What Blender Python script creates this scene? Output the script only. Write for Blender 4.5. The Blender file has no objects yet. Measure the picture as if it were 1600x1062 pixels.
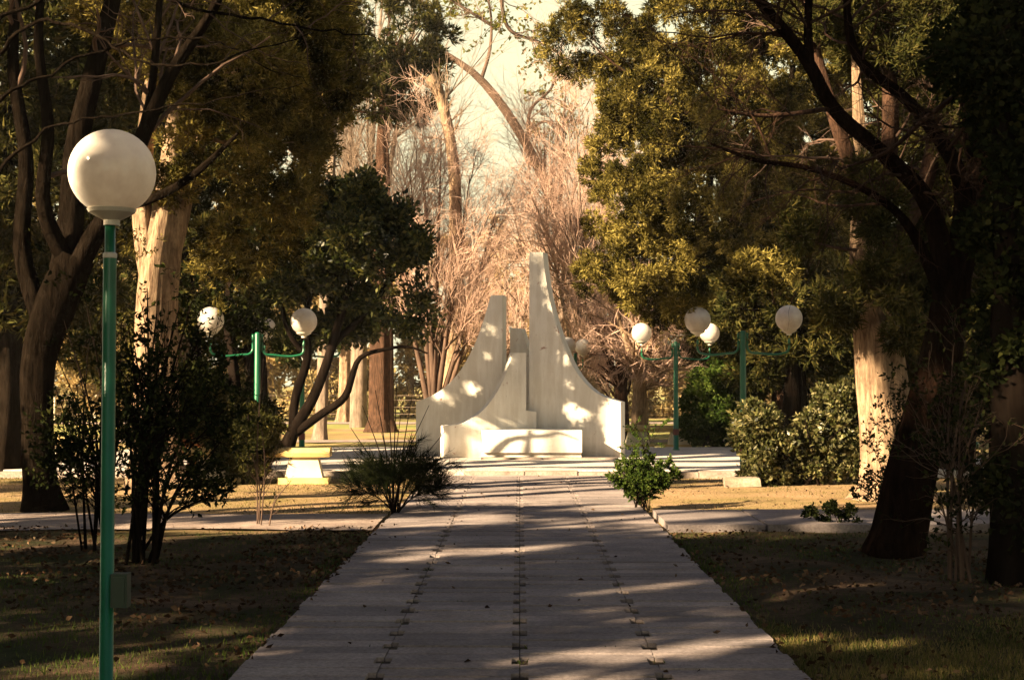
import bpy, bmesh, math, random
import numpy as np
from mathutils import Vector

rng = np.random.default_rng(11)
random.seed(11)
R = math.radians
S = bpy.context.scene
COL = S.collection

# ------------------------------------------------------------------ camera
F = 2200.0
EYE = Vector((0, 0, 1.6))
PITCH = math.atan(69 / F)
YAW = math.atan(12 / F)
cam_d = bpy.data.cameras.new('camera')
cam = bpy.data.objects.new('camera', cam_d)
COL.objects.link(cam)
cam.location = EYE
cam.rotation_euler = (R(90) + PITCH, 0, YAW)
cam_d.sensor_width = 36
cam_d.lens = 36 * F / 1600
cam_d.clip_end = 2000
S.camera = cam

# ------------------------------------------------------------------ sky, sun, exposure
SUN_H = Vector((-0.80, -0.60))
SUN_EL = R(25)
TO_SUN = Vector((SUN_H.x * math.cos(SUN_EL), SUN_H.y * math.cos(SUN_EL), math.sin(SUN_EL)))
w = bpy.data.worlds.new('World')
S.world = w
w.use_nodes = True
wn = w.node_tree.nodes
wl = w.node_tree.links
bg = wn['Background']
sky = wn.new('ShaderNodeTexSky')
sky.sky_type = 'NISHITA'
sky.sun_disc = False
sky.sun_elevation = SUN_EL
sky.sun_rotation = math.atan2(TO_SUN.x, TO_SUN.y)
sky.air_density = 1.0
sky.dust_density = 1.0
sky.ozone_density = 1.0
tint = wn.new('ShaderNodeMix')
tint.data_type = 'RGBA'
tint.blend_type = 'MULTIPLY'
tint.inputs[0].default_value = 1.0
tint.inputs[7].default_value = (1.0, 0.84, 0.84, 1)
wl.new(sky.outputs[0], tint.inputs[6])
tint2 = wn.new('ShaderNodeTexCoord')
sep = wn.new('ShaderNodeSeparateXYZ')
wl.new(tint2.outputs['Generated'], sep.inputs[0])
hz = wn.new('ShaderNodeValToRGB')          # warm hazy air low over the horizon, clearing upward
hz.color_ramp.elements[0].position = 0.24
hz.color_ramp.elements[0].color = (1, 1, 1, 1)
hz.color_ramp.elements[1].position = 0.60
hz.color_ramp.elements[1].color = (0, 0, 0, 1)
wl.new(sep.outputs[2], hz.inputs[0])
addn = wn.new('ShaderNodeMix')
addn.data_type = 'RGBA'
addn.inputs[7].default_value = (8.6, 8.2, 5.3, 1)
wl.new(hz.outputs[0], addn.inputs[0])
wl.new(tint.outputs[2], addn.inputs[6])
wl.new(addn.outputs[2], bg.inputs[0])
bg.inputs[1].default_value = 0.025
sd = bpy.data.lights.new('sun', 'SUN')
sd.energy = 5.0
sd.angle = R(0.9)
sd.color = (1.0, 0.77, 0.48)
so = bpy.data.objects.new('sun', sd)
COL.objects.link(so)
so.rotation_euler = (-TO_SUN).to_track_quat('-Z', 'Y').to_euler()
S.view_settings.view_transform = 'Standard'
S.view_settings.look = 'None'
S.view_settings.gamma = 1
S.view_settings.exposure = 2.4
S.cycles.max_bounces = 5
S.cycles.diffuse_bounces = 3
S.cycles.transparent_max_bounces = 4

# ------------------------------------------------------------------ helpers
_cp, _sp, _cy, _sy = math.cos(PITCH), math.sin(PITCH), math.cos(YAW), math.sin(YAW)
def at(px, py, d):
    """world point seen at photo pixel (px,py), d metres down the path"""
    x, y, z = (px - 800), F, -(py - 531)
    y, z = y * _cp - z * _sp, y * _sp + z * _cp
    x, y = x * _cy - y * _sy, x * _sy + y * _cy
    k = d / y
    return Vector((EYE.x + x * k, EYE.y + y * k, EYE.z + z * k))
def gx(px, d):
    return at(px, 600, d).x

def tag(o, label=None, cat=None, group=None, kind=None):
    if label: o['label'] = label
    if cat: o['category'] = cat
    if group: o['group'] = group
    if kind: o['kind'] = kind
    return o
def empty(name, loc, label=None, cat=None, group=None, rz=0):
    o = bpy.data.objects.new(name, None)
    COL.objects.link(o)
    o.location = loc
    o.rotation_euler = (0, 0, rz)
    o.empty_display_size = 0.2
    return tag(o, label, cat, group)
def mesh_obj(name, verts, faces, mat, parent=None, smooth=False, off=None):
    """verts (n,3) array, faces list of int arrays (m,k); verts are world coordinates, off = thing's base"""
    verts = np.asarray(verts, dtype=np.float32)
    if off is not None:
        verts = verts - np.array(off, dtype=np.float32)
    me = bpy.data.meshes.new(name)
    fl = [np.asarray(f, dtype=np.int32) for f in faces if len(f)]
    nl = sum(f.size for f in fl)
    nf = sum(len(f) for f in fl)
    me.vertices.add(len(verts))
    me.vertices.foreach_set('co', verts.ravel())
    me.loops.add(nl)
    me.loops.foreach_set('vertex_index', np.concatenate([f.ravel() for f in fl]))
    me.polygons.add(nf)
    tot = np.concatenate([np.full(len(f), f.shape[1], dtype=np.int32) for f in fl])
    st = np.concatenate([[0], np.cumsum(tot)[:-1]]).astype(np.int32)
    me.polygons.foreach_set('loop_start', st)
    me.polygons.foreach_set('loop_total', tot)
    me.update(calc_edges=True)
    me.validate()
    if smooth:
        me.polygons.foreach_set('use_smooth', np.ones(len(me.polygons), dtype=bool))
    me.materials.append(mat)
    o = bpy.data.objects.new(name, me)
    COL.objects.link(o)
    if parent is not None:
        o.parent = parent
    return o
def bm_obj(name, bm, mat, parent=None, smooth=False, bevel=0):
    if bevel:
        bmesh.ops.bevel(bm, geom=[e for e in bm.edges if e.calc_face_angle(0) > 0.5], offset=bevel, segments=2, affect='EDGES')
    bmesh.ops.recalc_face_normals(bm, faces=bm.faces)
    me = bpy.data.meshes.new(name)
    bm.to_mesh(me)
    bm.free()
    if smooth:
        for p in me.polygons: p.use_smooth = True
    me.materials.append(mat)
    o = bpy.data.objects.new(name, me)
    COL.objects.link(o)
    if parent is not None: o.parent = parent
    return o
def add_box(bm, x0, x1, y0, y1, z0, z1):
    v = [bm.verts.new(c) for c in ((x0,y0,z0),(x1,y0,z0),(x1,y1,z0),(x0,y1,z0),(x0,y0,z1),(x1,y0,z1),(x1,y1,z1),(x0,y1,z1))]
    for f in ((0,3,2,1),(4,5,6,7),(0,1,5,4),(1,2,6,5),(2,3,7,6),(3,0,4,7)):
        bm.faces.new([v[i] for i in f])
    return v
def add_prism(bm, pts, fn):
    """pts: 2d outline; fn(p, k) -> 3d for k=0 (front) / 1 (back)"""
    a = [bm.verts.new(fn(p, 0)) for p in pts]
    b = [bm.verts.new(fn(p, 1)) for p in pts]
    bm.faces.new(a); bm.faces.new(b[::-1])
    n = len(pts)
    for i in range(n):
        bm.faces.new((a[i], b[i], b[(i+1) % n], a[(i+1) % n]))
def lathe(bm, prof, seg=32, c=(0,0,0)):
    rings = []
    for r, z in prof:
        if r < 1e-5:
            rings.append([bm.verts.new((c[0], c[1], c[2]+z))])
        else:
            rings.append([bm.verts.new((c[0]+r*math.cos(2*math.pi*i/seg), c[1]+r*math.sin(2*math.pi*i/seg), c[2]+z)) for i in range(seg)])
    for a, b in zip(rings, rings[1:]):
        for i in range(seg):
            j = (i+1) % seg
            if len(a) == 1 and len(b) == 1: continue
            if len(a) == 1: bm.faces.new((a[0], b[j], b[i]))
            elif len(b) == 1: bm.faces.new((a[i], a[j], b[0]))
            else: bm.faces.new((a[i], a[j], b[j], b[i]))
def nrm(a):
    return a / np.maximum(np.linalg.norm(a, axis=-1, keepdims=True), 1e-9)
def tubes(groups, sides=5, flute=0.0, fseed=0):
    """groups: list of (pts (n,k,3), rad (n,k)); returns verts, quads"""
    V, Q, base = [], [], 0
    for pts, rad in groups:
        pts = np.asarray(pts, float); rad = np.asarray(rad, float)
        n, k, _ = pts.shape
        t = nrm(np.gradient(pts, axis=1))
        t0 = t.mean(axis=1, keepdims=True)
        ref = np.where(np.abs(t0[..., 2:3]) > 0.8, np.array([1., 0, 0]), np.array([0, 0, 1.]))
        a = nrm(np.cross(t, np.broadcast_to(ref, t.shape)))
        b = np.cross(t, a)
        th = np.arange(sides) * 2 * math.pi / sides
        rr = rad[:, :, None] * np.ones(sides)
        if flute:
            z = np.linspace(0, 1, k)[None, :, None]
            fl = 0
            for m, am in ((3, .8), (5, .9), (8, .6), (13, .45)):
                ph = rng.uniform(0, 6.28); tw = rng.uniform(-2.5, 2.5)
                fl = fl + am * np.sin(m * th[None, None, :] + ph + tw * z)
            rr = rr * (1 + flute * fl)
        v = pts[:, :, None, :] + rr[..., None] * (a[:, :, None, :] * np.cos(th)[None, None, :, None] + b[:, :, None, :] * np.sin(th)[None, None, :, None])
        V.append(v.reshape(-1, 3))
        idx = (np.arange(n * k * sides).reshape(n, k, sides)) + base
        nx = np.roll(idx, -1, axis=2)
        q = np.stack([idx[:, :-1], nx[:, :-1], nx[:, 1:], idx[:, 1:]], axis=-1).reshape(-1, 4)
        Q.append(q)
        base += n * k * sides
    return np.concatenate(V), np.concatenate(Q)
def spline(pts, rad, k=24):
    """smooth path through points -> (1,k,3),(1,k)"""
    P = np.array([list(p) for p in pts], float)
    s = np.concatenate([[0], np.cumsum(np.linalg.norm(np.diff(P, axis=0), axis=1))])
    u = np.linspace(0, s[-1], k)
    n = len(P)
    if n > 2:
        # catmull-rom by hermite
        m = np.gradient(P, s, axis=0)
        i = np.clip(np.searchsorted(s, u, side='right') - 1, 0, n - 2)
        h = (s[i+1] - s[i])[:, None]; t = ((u - s[i])[:, None] / h)
        Q = (2*t**3-3*t**2+1)*P[i] + (t**3-2*t**2+t)*h*m[i] + (-2*t**3+3*t**2)*P[i+1] + (t**3-t**2)*h*m[i+1]
    else:
        Q = np.stack([np.interp(u, s, P[:, j]) for j in range(3)], axis=1)
    r = np.interp(u, s, rad)
    return Q[None], r[None]
def spawn(pts, rad, n, t0, t1, ang, lr, rr, up=0.0, absL=None):
    """children of every branch of a group -> P, D, L, R0"""
    pts = np.asarray(pts); rad = np.asarray(rad)
    m, k, _ = pts.shape
    par = np.repeat(np.arange(m), n)
    t = rng.uniform(t0, t1, m * n)
    f = t * (k - 1); i = np.clip(f.astype(int), 0, k - 2); u = (f - i)[:, None]
    P = pts[par, i] * (1 - u) + pts[par, i + 1] * u
    D = nrm(pts[par, i + 1] - pts[par, i])
    r = rad[par, i] * (1 - u[:, 0]) + rad[par, i + 1] * u[:, 0]
    L = np.linalg.norm(np.diff(pts, axis=1), axis=2).sum(axis=1)[par]
    q = nrm(np.cross(D, rng.normal(size=D.shape)))
    a = rng.uniform(ang[0], ang[1], m * n)[:, None]
    D2 = D * np.cos(a) + q * np.sin(a)
    D2[:, 2] += up
    D2 = nrm(D2)
    if absL is not None:
        L2 = rng.uniform(absL[0], absL[1], m * n)
    else:
        L2 = L * rng.uniform(lr[0], lr[1], m * n) * (1.15 - 0.5 * t)
    return P, D2, L2, np.minimum(r * rr, r * 0.95)
def grow(P, D, L, R0, wander=0.12, up=0.03, k=6, tip=0.25):
    pts = [P]; d = D; p = P
    for i in range(k):
        d = d + rng.normal(size=d.shape) * wander
        d[:, 2] += up
        d = nrm(d)
        p = p + d * (L / k)[:, None]
        pts.append(p)
    pts = np.stack(pts, axis=1)
    rad = R0[:, None] * np.linspace(1, tip, k + 1)[None]
    kp = gap_mask(pts[:, k // 2]) & gap_mask(pts[:, -1])
    if kp.sum() > 2: pts, rad = pts[kp], rad[kp]
    return pts, rad
def branch_out(start, levels):
    """start group; levels dicts -> list of groups per level"""
    out = []
    g = start
    for lv in levels:
        P, D, L, r0 = spawn(g[0], g[1], lv['n'], lv.get('t0', .25), lv.get('t1', 1), lv.get('ang', (.4, .9)), lv.get('lr', (.45, .75)), lv.get('rr', .6), lv.get('sup', 0), lv.get('absL'))
        r0 = np.maximum(r0, lv.get('rmin', .004))
        if 'rmax' in lv: r0 = np.minimum(r0, lv['rmax'])
        g = grow(P, D, L, r0, lv.get('wander', .13), lv.get('up', .03), lv.get('k', 5), lv.get('tip', .3))
        out.append(g)
    return out
def multi(groups_lists, **kw):
    return tubes(groups_lists, **kw)

# places that the sun reaches through the leaves: (point, radius)
GAPS = []
_ts = np.array(TO_SUN)
def gap_mask(P):
    keep = np.ones(len(P), bool)
    for gp_ in GAPS:
        c, r = gp_[0], gp_[1]; nb = gp_[2] if len(gp_) > 2 else 0
        v = P - np.array(c)
        al = v @ _ts
        dist = np.linalg.norm(v - al[:, None] * _ts, axis=1)
        keep &= ~((dist < r + nb * (al < 7)) & (al > 2.5))
    return keep
def leaf_mesh(P, D, length, width, tri=False, jitter=0.35):
    n = len(P)
    D = nrm(D)
    side = nrm(np.cross(D, rng.normal(size=D.shape)))
    L = (length * rng.uniform(1 - jitter, 1 + jitter, n))[:, None]
    W = (width * rng.uniform(1 - jitter, 1 + jitter, n))[:, None]
    if tri:
        V = np.stack([P - side * W * .5, P + side * W * .5, P + D * L], axis=1)
        Fc = np.arange(3 * n).reshape(n, 3)
    else:
        fold = np.cross(D, side) * W * .25
        V = np.stack([P, P + D * L * .45 + side * W * .5 + fold, P + D * L, P + D * L * .45 - side * W * .5 + fold], axis=1)
        Fc = np.arange(4 * n).reshape(n, 4)
    return V.reshape(-1, 3), Fc
def pads_px(lst):
    out = []
    for px, py, d, rx, rz, ry in lst:
        s = d / F
        out.append((at(px, py, d), (rx * s, ry, rz * s)))
    return out
def crown_points(pads, sub, tufts, hollow=.55, subr=(.22, .42), gap=.0):
    """clumps on the skin of each pad, tufts on the skin of each clump -> points, outward directions"""
    vol = np.array([(r[0]*r[1]*r[2]) ** (2/3) for c, r in pads])
    ns = np.maximum((sub * vol / vol.sum()), 3).astype(int)
    C, Cd, Cr = [], [], []
    for (c, r), n in zip(pads, ns):
        u = nrm(rng.normal(size=(n, 3)))
        k = rng.uniform(hollow, 1.0, n) ** .6
        u2 = u * k[:, None]
        C.append(np.array(c) + u2 * np.array(r))
        Cd.append(u)
        Cr.append(rng.uniform(subr[0], subr[1], n))
    C = np.concatenate(C); Cd = np.concatenate(Cd); Cr = np.concatenate(Cr)
    per = max(int(tufts / len(C)), 1)
    idx = np.repeat(np.arange(len(C)), per)
    u = nrm(rng.normal(size=(len(idx), 3)) + Cd[idx] * .5)
    P = C[idx] + u * (Cr[idx] * rng.uniform(.35, 1.05, len(idx)))[:, None]
    D = nrm(u + np.array([0, 0, .25]))
    k = gap_mask(P)
    return P[k], D[k], C
def tuft_leaves(P, D, per, spread, length, width, tri, scatter=.03):
    idx = np.repeat(np.arange(len(P)), per)
    d = nrm(D[idx] + rng.normal(size=(len(idx), 3)) * spread)
    p = P[idx] + rng.normal(size=(len(idx), 3)) * scatter
    return leaf_mesh(p, d, length, width, tri)
def hull_limbs(trunk_pt_list, targets, r0=.05, k=8, sag=.15):
    """limbs that run from points of the trunk to clump centres"""
    T = np.array([list(t) for t in trunk_pt_list])
    pts, rad = [], []
    for c in targets:
        c = np.array(c)
        dd = np.linalg.norm(T - c, axis=1) + np.maximum(T[:, 2] - c[2], 0) * 2
        a = T[int(np.argmin(dd + rng.uniform(0, .4, len(T))))]
        L = np.linalg.norm(c - a)
        u = np.linspace(0, 1, k)[:, None]
        mid = (a + c) / 2 + np.array([0, 0, -sag * L]) + rng.normal(size=3) * .08 * L
        p = (1-u)**2 * a + 2*u*(1-u) * mid + u**2 * c
        pts.append(p); rad.append(np.linspace(min(r0, .02 + L * .018), .008, k))
    pts, rad = np.array(pts), np.array(rad)
    kp = gap_mask(pts[:, k // 2]) & gap_mask(pts[:, -2]) & gap_mask(pts[:, k // 4])
    return pts[kp], rad[kp]

# ------------------------------------------------------------------ materials
def new_mat(name):
    m = bpy.data.materials.new(name); m.use_nodes = True
    nt = m.node_tree; nt.nodes.clear()
    out = nt.nodes.new('ShaderNodeOutputMaterial')
    return m, nt, out
def ramp(nt, stops):
    n = nt.nodes.new('ShaderNodeValToRGB')
    cr = n.color_ramp
    while len(cr.elements) < len(stops): cr.elements.new(.5)
    for e, (p, c) in zip(cr.elements, stops):
        e.position = p; e.color = (*c, 1)
    return n
def noise(nt, scale, detail=5, rough=.6, vec=None, dist=0):
    n = nt.nodes.new('ShaderNodeTexNoise')
    n.inputs['Scale'].default_value = scale
    n.inputs['Detail'].default_value = detail
    n.inputs['Roughness'].default_value = rough
    n.inputs['Distortion'].default_value = dist
    if vec: nt.links.new(vec, n.inputs['Vector'])
    return n
def coords(nt, scale=(1,1,1)):
    tc = nt.nodes.new('ShaderNodeTexCoord')
    mp = nt.nodes.new('ShaderNodeMapping')
    mp.inputs['Scale'].default_value = scale
    nt.links.new(tc.outputs['Object'], mp.inputs['Vector'])
    return mp.outputs[0]
def mixc(nt, fac, a, b, blend='MIX'):
    n = nt.nodes.new('ShaderNodeMix'); n.data_type = 'RGBA'; n.blend_type = blend
    for s, v in ((0, fac), (6, a), (7, b)):
        if hasattr(v, 'links') or hasattr(v, 'is_linked'): nt.links.new(v, n.inputs[s])
        elif s == 0: n.inputs[s].default_value = v
        else: n.inputs[s].default_value = (*v, 1)
    return n.outputs[2]
def principled(nt, out, color=None, rough=.8, bump=None, bstr=.3, bdist=.02, spec=.3, metal=0):
    p = nt.nodes.new('ShaderNodeBsdfPrincipled')
    p.inputs['Roughness'].default_value = rough
    p.inputs['Specular IOR Level'].default_value = spec
    p.inputs['Metallic'].default_value = metal
    if color is not None:
        if hasattr(color, 'is_linked'): nt.links.new(color, p.inputs['Base Color'])
        else: p.inputs['Base Color'].default_value = (*color, 1)
    if bump is not None:
        b = nt.nodes.new('ShaderNodeBump')
        b.inputs['Strength'].default_value = bstr
        b.inputs['Distance'].default_value = bdist
        nt.links.new(bump, b.inputs['Height'])
        nt.links.new(b.outputs[0], p.inputs['Normal'])
    nt.links.new(p.outputs[0], out.inputs[0])
    return p
def leaf_mat(name, c1, c2, c3, trans=.3, gloss=.0, lo=(.55, .6, .55), hi=(1.25, 1.15, 1.0), ns=1.3, rp_=(.35, .65)):
    m, nt, out = new_mat(name)
    geo = nt.nodes.new('ShaderNodeNewGeometry')
    rp = ramp(nt, [(0, c1), (.55, c2), (1, c3)])
    nt.links.new(geo.outputs['Random Per Island'], rp.inputs[0])
    nz = noise(nt, ns, 3, .6, coords(nt))
    r2 = ramp(nt, [(rp_[0], lo), (rp_[1], hi)])
    nt.links.new(nz.outputs[0], r2.inputs[0])
    col = mixc(nt, 1.0, rp.outputs[0], r2.outputs[0], 'MULTIPLY')
    df = nt.nodes.new('ShaderNodeBsdfDiffuse'); tr = nt.nodes.new('ShaderNodeBsdfTranslucent')
    nt.links.new(col, df.inputs[0]); nt.links.new(col, tr.inputs[0])
    mx = nt.nodes.new('ShaderNodeMixShader'); mx.inputs[0].default_value = trans
    nt.links.new(df.outputs[0], mx.inputs[1]); nt.links.new(tr.outputs[0], mx.inputs[2])
    res = mx.outputs[0]
    if gloss:
        gl = nt.nodes.new('ShaderNodeBsdfGlossy'); gl.inputs['Roughness'].default_value = .38
        m2 = nt.nodes.new('ShaderNodeMixShader'); m2.inputs[0].default_value = gloss
        nt.links.new(res, m2.inputs[1]); nt.links.new(gl.outputs[0], m2.inputs[2])
        res = m2.outputs[0]
    nt.links.new(res, out.inputs[0])
    return m
def bark_mat(name, c1, c2, c3=None, scale=6, bstr=.8, bdist=.03, zs=.18, spec=.1):
    m, nt, out = new_mat(name)
    v = coords(nt, (1, 1, zs))
    n1 = noise(nt, scale * 3, 6, .7, v, .6)
    n2 = noise(nt, scale * .5, 4, .6, coords(nt))
    rp = ramp(nt, [(.3, c1), (.62, c2)])
    nt.links.new(n1.outputs[0], rp.inputs[0])
    r2 = ramp(nt, [(.35, (.6, .58, .55)), (.7, (1.15, 1.1, 1.05))])
    nt.links.new(n2.outputs[0], r2.inputs[0])
    col = mixc(nt, 1.0, rp.outputs[0], r2.outputs[0], 'MULTIPLY')
    principled(nt, out, col, .95, n1.outputs[0], bstr, bdist, spec=0 if c2[0] < .06 else spec)
    return m

M = {}
M['cypress'] = leaf_mat('cypress_leaf', (.052, .045, .012), (.135, .116, .034), (.26, .22, .08), .22, lo=(.15, .16, .12), hi=(1.35, 1.25, 1.0), ns=1.25, rp_=(.40, .60))
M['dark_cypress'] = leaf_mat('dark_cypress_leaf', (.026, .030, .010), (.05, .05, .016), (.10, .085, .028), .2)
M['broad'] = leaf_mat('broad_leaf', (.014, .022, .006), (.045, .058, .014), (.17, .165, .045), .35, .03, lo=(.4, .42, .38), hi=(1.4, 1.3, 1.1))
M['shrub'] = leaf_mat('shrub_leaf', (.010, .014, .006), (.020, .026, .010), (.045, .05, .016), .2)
M['privet'] = leaf_mat('privet_leaf', (.030, .036, .010), (.085, .085, .028), (.25, .22, .11), .2, .02, lo=(.4, .42, .4), hi=(1.3, 1.25, 1.1), ns=4)
M['green_bush'] = leaf_mat('bright_leaf', (.028, .052, .012), (.055, .088, .018), (.11, .14, .035), .3)
M['spring'] = leaf_mat('spring_leaf', (.12, .13, .02), (.18, .18, .03), (.22, .19, .05), .5)
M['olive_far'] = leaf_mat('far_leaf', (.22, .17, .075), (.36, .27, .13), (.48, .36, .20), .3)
M['broom'] = leaf_mat('broom_leaf', (.008, .011, .006), (.014, .018, .009), (.03, .035, .014), .15)
M['red_leaf'] = leaf_mat('reddish_leaf', (.05, .018, .01), (.09, .03, .015), (.06, .05, .02), .3)
M['grass'] = leaf_mat('grass_blade', (.09, .085, .03), (.15, .13, .05), (.25, .19, .10), .3)
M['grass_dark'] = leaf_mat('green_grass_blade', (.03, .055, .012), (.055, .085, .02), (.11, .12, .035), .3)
M['litter'] = leaf_mat('dry_leaf', (.025, .014, .010), (.06, .034, .022), (.15, .10, .07), .1)
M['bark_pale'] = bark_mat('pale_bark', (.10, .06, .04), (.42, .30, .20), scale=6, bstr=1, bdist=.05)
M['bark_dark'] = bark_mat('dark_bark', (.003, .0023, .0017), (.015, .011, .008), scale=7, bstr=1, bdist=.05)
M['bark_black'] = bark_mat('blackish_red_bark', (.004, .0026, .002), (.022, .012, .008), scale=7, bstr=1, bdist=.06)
M['dark_green'] = None
M['bark_red'] = bark_mat('reddish_bark', (.022, .013, .009), (.095, .052, .034), scale=7, bstr=1, bdist=.05)
M['bark_grey'] = bark_mat('grey_bark', (.13, .10, .08), (.27, .21, .165), scale=5)
M['twig_pink'] = bark_mat('pinkish_twig', (.43, .29, .235), (.64, .455, .375), scale=2, bstr=.1)
M['twig_grey'] = bark_mat('greyish_twig', (.20, .16, .13), (.38, .29, .23), scale=2, bstr=.1)
M['twig_brown'] = bark_mat('brown_twig', (.06, .04, .03), (.13, .085, .065), scale=2, bstr=.1)
M['twig_dark'] = bark_mat('dark_twig', (.004, .003, .0025), (.014, .010, .008), scale=2, bstr=.1)

def concrete_paint():
    m, nt, out = new_mat('whitewashed_concrete')
    c = coords(nt)
    n1 = noise(nt, 1.6, 5, .6, c)
    base = ramp(nt, [(.3, (.74, .70, .63)), (.7, (.85, .81, .74))])
    nt.links.new(n1.outputs[0], base.inputs[0])
    # vertical streaks of dirt
    n2 = noise(nt, 6, 4, .6, coords(nt, (1.2, 1.2, .18)))
    r2 = ramp(nt, [(.42, (.88, .86, .83)), (.6, (1, 1, 1))])
    nt.links.new(n2.outputs[0], r2.inputs[0])
    col = mixc(nt, 1.0, base.outputs[0], r2.outputs[0], 'MULTIPLY')
    # chipped paint, reddish brick beneath
    n3 = noise(nt, 3.2, 8, .75, c, .4)
    r3 = ramp(nt, [(.635, (0, 0, 0)), (.67, (1, 1, 1))])
    nt.links.new(n3.outputs[0], r3.inputs[0])
    col = mixc(nt, r3.outputs[0], col, (.36, .20, .15))
    n5 = noise(nt, 22, 4, .7, c)
    r5 = ramp(nt, [(.70, (0, 0, 0)), (.73, (1, 1, 1))])
    nt.links.new(n5.outputs[0], r5.inputs[0])
    col = mixc(nt, r5.outputs[0], col, (.28, .20, .16))
    # grime splashed up from the ground
    tc = nt.nodes.new('ShaderNodeTexCoord'); sx = nt.nodes.new('ShaderNodeSeparateXYZ')
    nt.links.new(tc.outputs['Object'], sx.inputs[0])
    mr = nt.nodes.new('ShaderNodeMapRange'); mr.inputs[1].default_value = .32; mr.inputs[2].default_value = .0
    nt.links.new(sx.outputs[2], mr.inputs[0])
    n6 = noise(nt, 7, 6, .7, c)
    mu = nt.nodes.new('ShaderNodeMath'); mu.operation = 'MULTIPLY'
    nt.links.new(mr.outputs[0], mu.inputs[0]); nt.links.new(n6.outputs[0], mu.inputs[1])
    col = mixc(nt, mu.outputs[0], col, (.20, .155, .12))
    n4 = noise(nt, 30, 5, .7, c)
    principled(nt, out, col, .85, n4.outputs[0], .35, .01, spec=.2)
    return m
M['white'] = concrete_paint()
def speckle(name, c1, c2, c3, s1=1.5, s2=25, rough=.95, bstr=.4, bdist=.01):
    m, nt, out = new_mat(name)
    c = coords(nt)
    n1 = noise(nt, s1, 6, .65, c)
    rp = ramp(nt, [(.32, c1), (.5, c2), (.68, c3)])
    nt.links.new(n1.outputs[0], rp.inputs[0])
    n2 = noise(nt, s2, 5, .7, c)
    r2 = ramp(nt, [(.3, (.6, .6, .6)), (.7, (1.25, 1.25, 1.25))])
    nt.links.new(n2.outputs[0], r2.inputs[0])
    col = mixc(nt, 1.0, rp.outputs[0], r2.outputs[0], 'MULTIPLY')
    principled(nt, out, col, rough, n2.outputs[0], bstr, bdist, spec=.2)
    return m
M['slab'] = speckle('paving_concrete', (.19, .16, .155), (.26, .22, .213), (.33, .285, .27), 1.3, 40)
_nt = M['slab'].node_tree
_p = [n for n in _nt.nodes if n.type == 'BSDF_PRINCIPLED'][0]
_l = _p.inputs['Base Color'].links[0].from_socket
_g = _nt.nodes.new('ShaderNodeNewGeometry')
_r = ramp(_nt, [(0, (.74, .73, .74)), (1, (1.18, 1.14, 1.1))])
_nt.links.new(_g.outputs['Random Per Island'], _r.inputs[0])
_nt.links.new(mixc(_nt, 1.0, _l, _r.outputs[0], 'MULTIPLY'), _p.inputs['Base Color'])
M['plaza'] = speckle('plaza_concrete', (.44, .38, .34), (.54, .48, .43), (.60, .54, .48), .8, 30)
M['kerb'] = speckle('kerb_concrete', (.22, .17, .14), (.32, .26, .22), (.40, .33, .28), 3, 30)
M['bed'] = speckle('joint_soil', (.035, .025, .018), (.07, .05, .032), (.07, .075, .03), 4, 40)
M['gravel'] = speckle('gravel', (.24, .18, .155), (.34, .26, .22), (.42, .33, .28), 3, 60, bstr=1, bdist=.02)
def ground_mat():
    m, nt, out = new_mat('park_soil')
    c = coords(nt)
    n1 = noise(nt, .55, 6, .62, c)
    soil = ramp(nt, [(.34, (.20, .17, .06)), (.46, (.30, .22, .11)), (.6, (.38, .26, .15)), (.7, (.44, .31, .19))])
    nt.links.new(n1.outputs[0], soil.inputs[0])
    n2 = noise(nt, 26, 6, .75, c)
    r2 = ramp(nt, [(.3, (.55, .5, .45)), (.7, (1.3, 1.25, 1.2))])
    nt.links.new(n2.outputs[0], r2.inputs[0])
    shade_soil = ramp(nt, [(.36, (.020, .028, .009)), (.47, (.038, .030, .016)), (.57, (.075, .050, .032)), (.68, (.13, .085, .06))])  # near soil: shade under the trees is put into this darker colour
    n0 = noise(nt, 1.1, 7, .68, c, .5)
    nt.links.new(n0.outputs[0], shade_soil.inputs[0])
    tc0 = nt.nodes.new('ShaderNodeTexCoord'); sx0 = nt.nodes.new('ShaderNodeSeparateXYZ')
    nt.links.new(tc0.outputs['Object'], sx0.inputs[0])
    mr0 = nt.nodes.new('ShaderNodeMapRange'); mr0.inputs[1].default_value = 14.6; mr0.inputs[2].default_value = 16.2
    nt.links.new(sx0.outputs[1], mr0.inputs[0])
    soilc = mixc(nt, mr0.outputs[0], shade_soil.outputs[0], soil.outputs[0])
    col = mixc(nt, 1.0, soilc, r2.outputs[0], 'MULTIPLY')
    # far lawns grow in long yellow green bands
    n3 = noise(nt, .25, 4, .6, coords(nt, (.35, 1.6, 1)))
    r3 = ramp(nt, [(.42, (0, 0, 0)), (.55, (1, 1, 1))])
    nt.links.new(n3.outputs[0], r3.inputs[0])
    tc = nt.nodes.new('ShaderNodeTexCoord'); sx = nt.nodes.new('ShaderNodeSeparateXYZ')
    nt.links.new(tc.outputs['Object'], sx.inputs[0])
    mr = nt.nodes.new('ShaderNodeMapRange'); mr.inputs[1].default_value = 30; mr.inputs[2].default_value = 36
    nt.links.new(sx.outputs[1], mr.inputs[0])
    mm = nt.nodes.new('ShaderNodeMath'); mm.operation = 'MULTIPLY'
    nt.links.new(mr.outputs[0], mm.inputs[0]); nt.links.new(r3.outputs[0], mm.inputs[1])
    col = mixc(nt, mm.outputs[0], col, (.26, .26, .08))
    principled(nt, out, col, 1.0, n2.outputs[0], .9, .03, spec=.1)
    return m
M['ground'] = ground_mat()
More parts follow.
